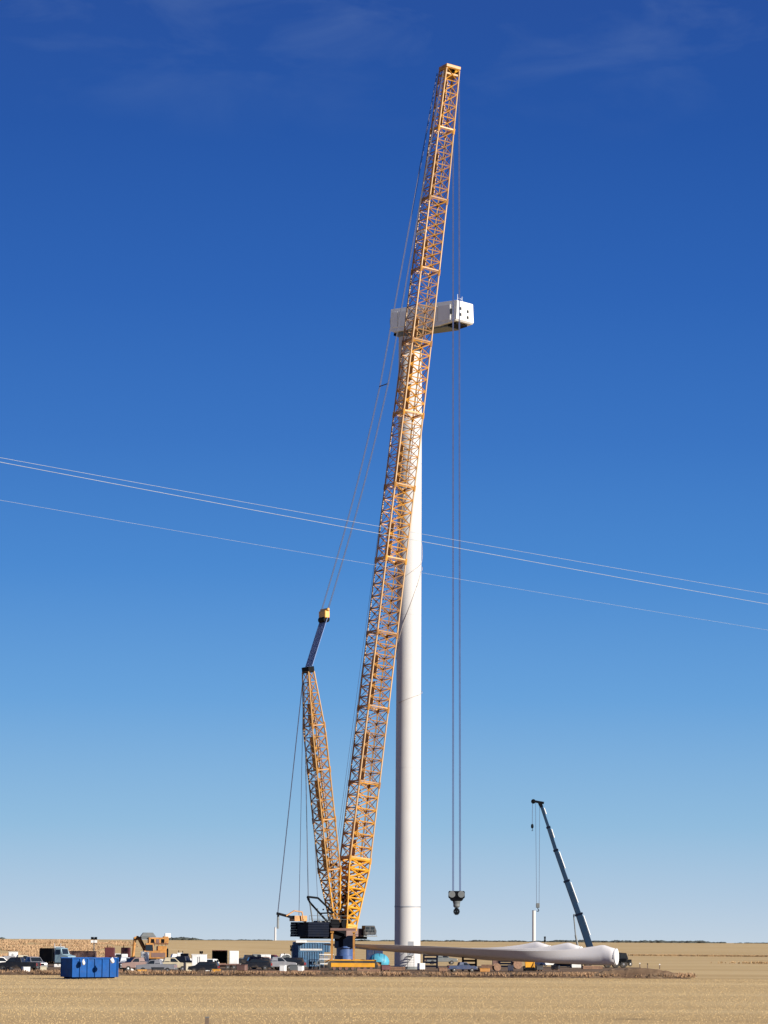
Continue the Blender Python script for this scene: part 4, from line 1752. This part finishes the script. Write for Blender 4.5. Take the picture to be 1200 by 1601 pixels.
def spool(label, px, py, r, m=M_WOOD, rz=0.3):
    p = ground(px, py)
    t = thing('cable_drum', label, 'cable drum', p, rz)
    for s in (-1, 1):
        bm = B()
        lathe(bm, [(r * 0.2, s * 0.4 - 0.04), (r, s * 0.4 - 0.04), (r, s * 0.4 + 0.04), (r * 0.2, s * 0.4 + 0.04)], n=20, axis='Y', c=(0, 0, r))
        build('flange', bm, m, t)
    bm = B()
    lathe(bm, [(r * 0.62, -0.36), (r * 0.62, 0.36)], n=20, axis='Y', c=(0, 0, r))
    build('cable_coil', bm, M_BLK, t)


spool('brown cable drum right of the third blade stand', 808, 1515, 0.75)
spool('cable drum in front of the rotor hub cover, near the tower', 628, 1515, 0.6)
spool('small cable drum between pickup and yellow loader', 776, 1518, 0.55)

def tote(label, px, py, m, w_=1.1, h_=1.15, group=None, name='tote', cat='tote'):
    p = ground(px, py)
    t = thing(name, label, cat, p, R(random.uniform(-25, 25)), group)
    bm = B()
    box(bm, (0, 0, 0.12 + (h_ - 0.12) / 2), (w_, 1.0, h_ - 0.12))
    build('body', bm, m, t, bevel=0.06)
    bm = B()
    for sx in (-0.4, 0, 0.4):
        box(bm, (sx * w_, 0, 0.06), (0.12, 1.0, 0.12))
    build('pallet', bm, M_WOOD, t)
    bm = B()
    box(bm, (0, 0, h_ + 0.03), (w_ * 1.04, 1.04, 0.06))
    build('lid', bm, m, t)
    return t


tote('white tote standing on the ground just left of the brown flatbed', 326, 1520, M_WHITE, 0.9, 0.8)
tote('white tote directly under the narrow blue tool container at its right', 470, 1520, M_WHITE, 0.7, 0.8)
tote('yellow crate between the black low car and the flatbed', 338, 1522, M_YELD, 1.0, 0.5)
tote('white tote at the far left beneath the beige-white pickup', 40, 1521, M_WHITE, 0.9, 0.7)
tote('yellow crate beside the black pickup left of the excavator', 220, 1523, M_YELD, 1.2, 0.5)
portable_unit('white generator among the dark cars right of the cabinet', 398, 1514, 11, 16, M_WHITE)
portable_unit('white generator left of the tall white box trailer, behind the dark pickup', 281, 1510, 9, 20, M_WHITE)
box_trailer('small white cube trailer left edge, behind the beige pickup', 20, 1509, 13, 20, M_WHITE, depth=1.6)
box_trailer('white low box trailer behind the brown suv at centre', 415, 1510, 15, 17, M_WHITE, depth=1.6)
pickup('white pickup far back between dark truck and blue bin', 112, 1507, R(10), M_WHITE)
pickup('white suv far back behind the maroon generators', 186, 1507, R(-12), M_WHITE, suv=True)
pickup('white pickup far back just left of the blue containers', 444, 1508, R(5), M_WHITE)
tote('white tote right of the blue bin beside the brown pickup', 202, 1519, M_WHITE)
tote('dark tool chest under the left end of the beige pickup', 246, 1523, M_DARKP, 1.5, 0.8)
tote('cream tote directly left of the tall white box trailer', 293, 1520, M_BEIGE, 0.9, 1.2)
tote('white tote between the silver pickup and dark suv, centre left', 442, 1520, M_WHITE, 0.8, 0.9)
tote('grey tool chest at the foot of the narrow blue container', 460, 1519, M_GREY, 1.2, 0.9)
tote('rusty steel crate between the flatbed and the dark pickup', 378, 1519, M_BROWNP, 1.3, 0.9)
tote('white tote beneath the blades right of the tower foot', 658, 1517, M_WHITE, 0.9, 1.0)
tote('maroon crate right of the yellow undercarriage', 602, 1518, M_MAR, 1.3, 0.8)
tote('rusty orange crate left of the third blade stand', 757, 1521, M_ORNG, 1.4, 0.6)
tote('dark crate right of the yellow skid loader', 842, 1518, M_DARKP, 1.1, 0.8)
tote('pale tote just right of the third blade stand', 798, 1519, M_WHITE, 0.8, 0.9)
tote('brown crate beneath the middle of the blades', 692, 1520, M_WOOD, 1.2, 0.6)
tote('dark crate left of the white crate under the blade roots', 868, 1517, M_DARKP, 1.2, 0.7)
tote('cream box on the ground at far left before the silver pickup', 66, 1520, M_BEIGE, 0.9, 0.7)
tote('dark chest at far left below the pickups', 12, 1522, M_DARKP, 1.3, 0.6)
tote('brown crate just right of the blue bin corner', 184, 1524, M_WOOD, 1.2, 0.6)
pickup('dark grey pickup beyond the blades at right of the tower', 690, 1508, R(5), M_GREY)
pickup('far white pickup glimpsed behind the beige pickup', 274, 1509, R(12), M_WHITE)
pickup('far dark suv behind the row left of the blue containers', 424, 1509, R(-10), M_MAR, suv=True)
pickup('far grey pickup behind the dark pickup and cabinet', 400, 1509, R(6), M_GREY)
portable_unit('dark generator between beige pickup and white box trailer', 288, 1511, 12, 20, M_DARKP)
portable_unit('grey generator left of the blue containers', 447, 1511, 12, 17, M_GREY)
portable_unit('rust coloured generator beneath the third blade stand', 776, 1513, 13, 17, M_BROWNP)
light_tower('thin pole with a white lamp head by the tall white trailer', 314, 1512, 1489, 0.5)
light_tower('short light mast standing left of the silver pickup', 455, 1511, 1480, 0.4, white=False)

# small survey stakes at the right end of the pad
for px_, py_, lab in ((1012, 1514, 'dark thin stake left of the other two at the right end of the pad'), (1031, 1515, 'thin stake nearest the right tip of the spoil bank'), (1000, 1513, 'short pale stake close to the blade root end')):
    p = ground(px_, py_, 0.0)
    t = thing('stake', lab, 'stake', p)
    bm = B()
    bar(bm, (0, 0, 0), (0, 0, 0.85), 0.09, 0.07, n=4, sq=True)
    build('post', bm, M_POLE, t)
    bm = B()
    box(bm, (0, -0.08, 0.75), (0.22, 0.02, 0.14))
    build('marker_tab', bm, M_WHITE if px_ != 1012 else M_BLK, t)

# weathered marker post in the foreground stubble
pm = ground(323, 1603.5, 0.0)
t = thing('marker_post', 'short weathered post with pale cap alone in the foreground stubble', 'post', pm)
bm = B()
bar(bm, (0, 0, 0), (0.01, 0, 0.40), 0.105, 0.10, n=4, sq=True)
build('shaft', bm, M_POLE, t)
bm = B()
box(bm, (0.01, 0, 0.43), (0.20, 0.20, 0.05))
build('cap', bm, M_GREY, t)

# ------------------------------------------------------------------ blue telescopic crane behind the blades
pc = ground(938, 1513)
YC = pc.y
mc = thing('mobile_crane', 'dark blue telescopic mobile crane behind the blades with raised boom', 'crane', pc, 0)


def ML(px, py, dy=0.0):
    return at(px, py, YC + dy) - pc


bm = B()
box(bm, (-0.2, 0, 1.25), (9.2, 2.5, 0.6))
build('carrier', bm, M_BLK, mc, bevel=0.06)
bm = B()
prism(bm, [(3.0, 1.0), (4.5, 1.0), (4.7, 1.6), (4.4, 2.5), (3.0, 2.6)], -1.1, 1.1)
cb = build('carrier_cab', bm, M_DARKP, mc, bevel=0.06)
bm = B()
box(bm, (3.8, -1.12, 2.0), (0.9, 0.04, 0.6))
build('cab_window', bm, M_GLASS, cb)
for x in (-3.6, -2.1, 1.2, 2.6, 3.9):
    for s in (-1, 1):
        wheel(mc, x, s * 1.05, 0.6, 0.4)
bm = B()
box(bm, (-1.6, 0, 2.1), (3.8, 2.4, 1.1))
build('superstructure', bm, M_CRBL, mc, bevel=0.08)
bm = B()
box(bm, (-3.2, -0.9, 2.3), (1.5, 0.9, 1.5), taper=(0.8, 1))
build('crane_cab', bm, M_CRBL, mc, bevel=0.05)
segs_ = [((923, 1484), (904, 1428), 0.60), ((905.5, 1433), (885, 1376), 0.48), ((886, 1379), (868, 1328), 0.38), ((869, 1331), (856.5, 1292), 0.32), ((857.3, 1294), (845.5, 1259), 0.25)]
for (a_, b_, r_) in segs_:
    bm = B()
    bar(bm, ML(*a_), ML(*b_), r_ * 0.95, r_ * 0.9, n=4, sq=True)
    sg = build('boom_section', bm, M_CRBL, mc, bevel=0.04)
    bm = B()
    pA, pB = ML(*b_), ML(*a_)
    dd = (pA - pB).normalized()
    bar(bm, pA - dd * 0.35, pA, r_ * 1.12, n=4, sq=True)
    build('collar', bm, M_NAVY, sg)
    bm = B()
    nn = Vector((-dd.z, 0, dd.x))
    if nn.x < 0:
        nn = -nn
    bar(bm, pB + dd * 2.3 + nn * (r_ + 0.1), pA - dd * 0.6 + nn * (r_ + 0.1), 0.10, n=4)
    build('lit_edge_strip', bm, M_WHITE, sg)  # added white strip: the boom's sunlit edge and pale markings put into colour
bm = B()
bar(bm, ML(845.5, 1260), ML(843, 1254), 0.3, n=4, sq=True)
bar(bm, ML(850, 1255.5), ML(833, 1252.5), 0.2, n=4, sq=True)
build('boom_nose', bm, M_BLK, mc)
bm = B()
lathe(bm, [(0.1, -0.12), (0.4, -0.12), (0.4, 0.12), (0.1, 0.12)], n=16, axis='Y', c=ML(833.5, 1253))
build('nose_sheave', bm, M_BLK, mc)
bm = B()
bar(bm, ML(903, 1480, -0.3), ML(899.5, 1462, -0.3), 0.19)
bar(bm, ML(899.5, 1462, -0.3), ML(896.5, 1430, -0.3), 0.12)
bar(bm, ML(896.5, 1430, -0.3), ML(901.5, 1431, 0), 0.12)
build('luffing_cylinder', bm, M_GREY, mc)
for (a_, b_, r_) in (((832.2, 1253), (831.8, 1288), 0.035), ((837.0, 1256), (838.5, 1412), 0.03), ((843.5, 1257), (842.5, 1412), 0.03)):
    bm = B()
    bar(bm, ML(*a_), ML(*b_), r_, n=5)
    build('hoist_rope', bm, M_ROPE, mc)
t = thing('hook_ball', 'small dark overhaul ball on the short line of the blue crane', 'hook', ML(831.8, 1288) + pc)
bm = B()
lathe(bm, [(0.05, 0), (0.2, -0.15), (0.24, -0.45), (0.2, -0.7), (0.06, -0.8)], n=14)
build('ball', bm, M_BLK, t, smooth=True)
bm = B()
path(bm, [Vector((0, 0, -0.75)), Vector((0.02, 0, -0.95)), Vector((0.12, 0, -1.1)), Vector((0, 0, -1.22)), Vector((-0.12, 0, -1.12))], 0.045)
build('hook', bm, M_BLK, t)
t = thing('small_hook_block', 'small grey hook block hanging from the blue crane above the blades', 'hook', ML(840.5, 1412) + pc)
bm = B()
box(bm, (0, 0, -0.4), (0.62, 0.35, 0.8))
build('sheave_housing', bm, M_GREY, t, bevel=0.06)
bm = B()
path(bm, [Vector((0, 0, -0.8)), Vector((0, 0, -1.0)), Vector((0.2, 0, -1.2)), Vector((0.05, 0, -1.42)), Vector((-0.2, 0, -1.3))], 0.07)
build('hook', bm, M_BLK, t)
light_tower('thin dark mast standing behind the farthest blade hump', 851.5, 1511, 1466, 0.3, white=False)

# rotor-root machinery seen past the blade ends
pk = ground(975, 1511)
tk = thing('tractor_unit', 'dark grey wheeled tractor unit just right of the blade root end', 'tractor', pk, R(30))
bm = B()
box(bm, (0, 0, 0.95), (2.6, 1.3, 0.6))
build('body', bm, M_BLK, tk, bevel=0.06)
bm = B()
box(bm, (-0.5, 0, 1.6), (1.1, 1.2, 0.8), taper=(0.85, 0.9))
build('cab', bm, M_GREY, tk, bevel=0.05)
for s in (-1, 1):
    wheel(tk, -0.75, s * 0.75, 0.62, 0.35)
    wheel(tk, 0.9, s * 0.7, 0.42, 0.28)

# ------------------------------------------------------------------ overhead power line crossing in front
LPt = Vector((-9.6, 80.0))
RPt = Vector((13.45, 112.0))


def wire(label, y_left, y_right, r, side, ymid=None):
    dirv = (RPt - LPt)
    nrm = Vector((dirv.y, -dirv.x)).normalized()
    Lp, Rp = LPt + nrm * side, RPt + nrm * side
    # end heights from the photograph's sight lines
    def z_at(px, py, P):
        d = ray(px, py)
        return EYE.z + d.z * (P.y / d.y)
    def hit(px, py):
        d = ray(px, py)
        # intersection of the sight line with the vertical plane of this wire
        n3 = Vector((nrm.x, nrm.y, 0))
        o = Vector((Lp.x, Lp.y, 0))
        t_ = (o - EYE).dot(n3) / d.dot(n3)
        return EYE + d * t_
    a = hit(0, y_left)
    b = hit(1200, y_right)
    pts_ = []
    for k in range(33):
        t_ = -1.5 + 4.0 * k / 32
        p = a.lerp(b, t_)
        p.z += 0.04 * ((t_ - 0.5) ** 2 * 4 - 1) + 0.0
        pts_.append(p)
    bm = B()
    path(bm, pts_, r, n=5)
    build('power_line', bm, M_ALU, None, label=label, category='power line', group='overhead wires crossing the sky')
    return pts_[0], pts_[-1]


e1 = wire('overhead wire, upper of the close pair crossing the sky', 715.5, 929.0, 0.0052, 0.45)
e2 = wire('overhead wire, brighter lower one of the close pair', 722.5, 944.5, 0.0072, -0.45)
e3 = wire('single faint overhead wire well below the close pair', 782.0, 985, 0.0034, 0.0)
for i, lab in ((0, 'timber utility pole carrying the overhead wires, left of view'), (1, 'timber utility pole carrying the overhead wires, right of view')):
    ps = [e1[i], e2[i], e3[i]]
    cx = sum((p.x for p in ps)) / 3
    cy = sum((p.y for p in ps)) / 3
    zb1 = terrain_z(cx, cy)
    t = thing('utility_pole', lab, 'utility pole', (cx, cy, zb1))
    bm = B()
    bar(bm, (0, 0, -0.5), (0, 0, ps[0].z - zb1 + 0.4), 0.18, 0.12, n=12)
    build('pole', bm, M_POLE, t)
    bm = B()
    o_ = Vector((cx, cy, zb1))
    bar(bm, ps[0] - o_ + Vector((0, 0, -0.15)), ps[1] - o_ + Vector((0, 0, -0.15)), 0.07, n=4, sq=True)
    build('cross_arm', bm, M_POLE, t)
    for p in ps:
        bm = B()
        q = p - o_
        bar(bm, q + Vector((0, 0, -0.14)), q + Vector((0, 0, 0.03)), 0.05, n=8)
        build('insulator', bm, M_WHITE, t)
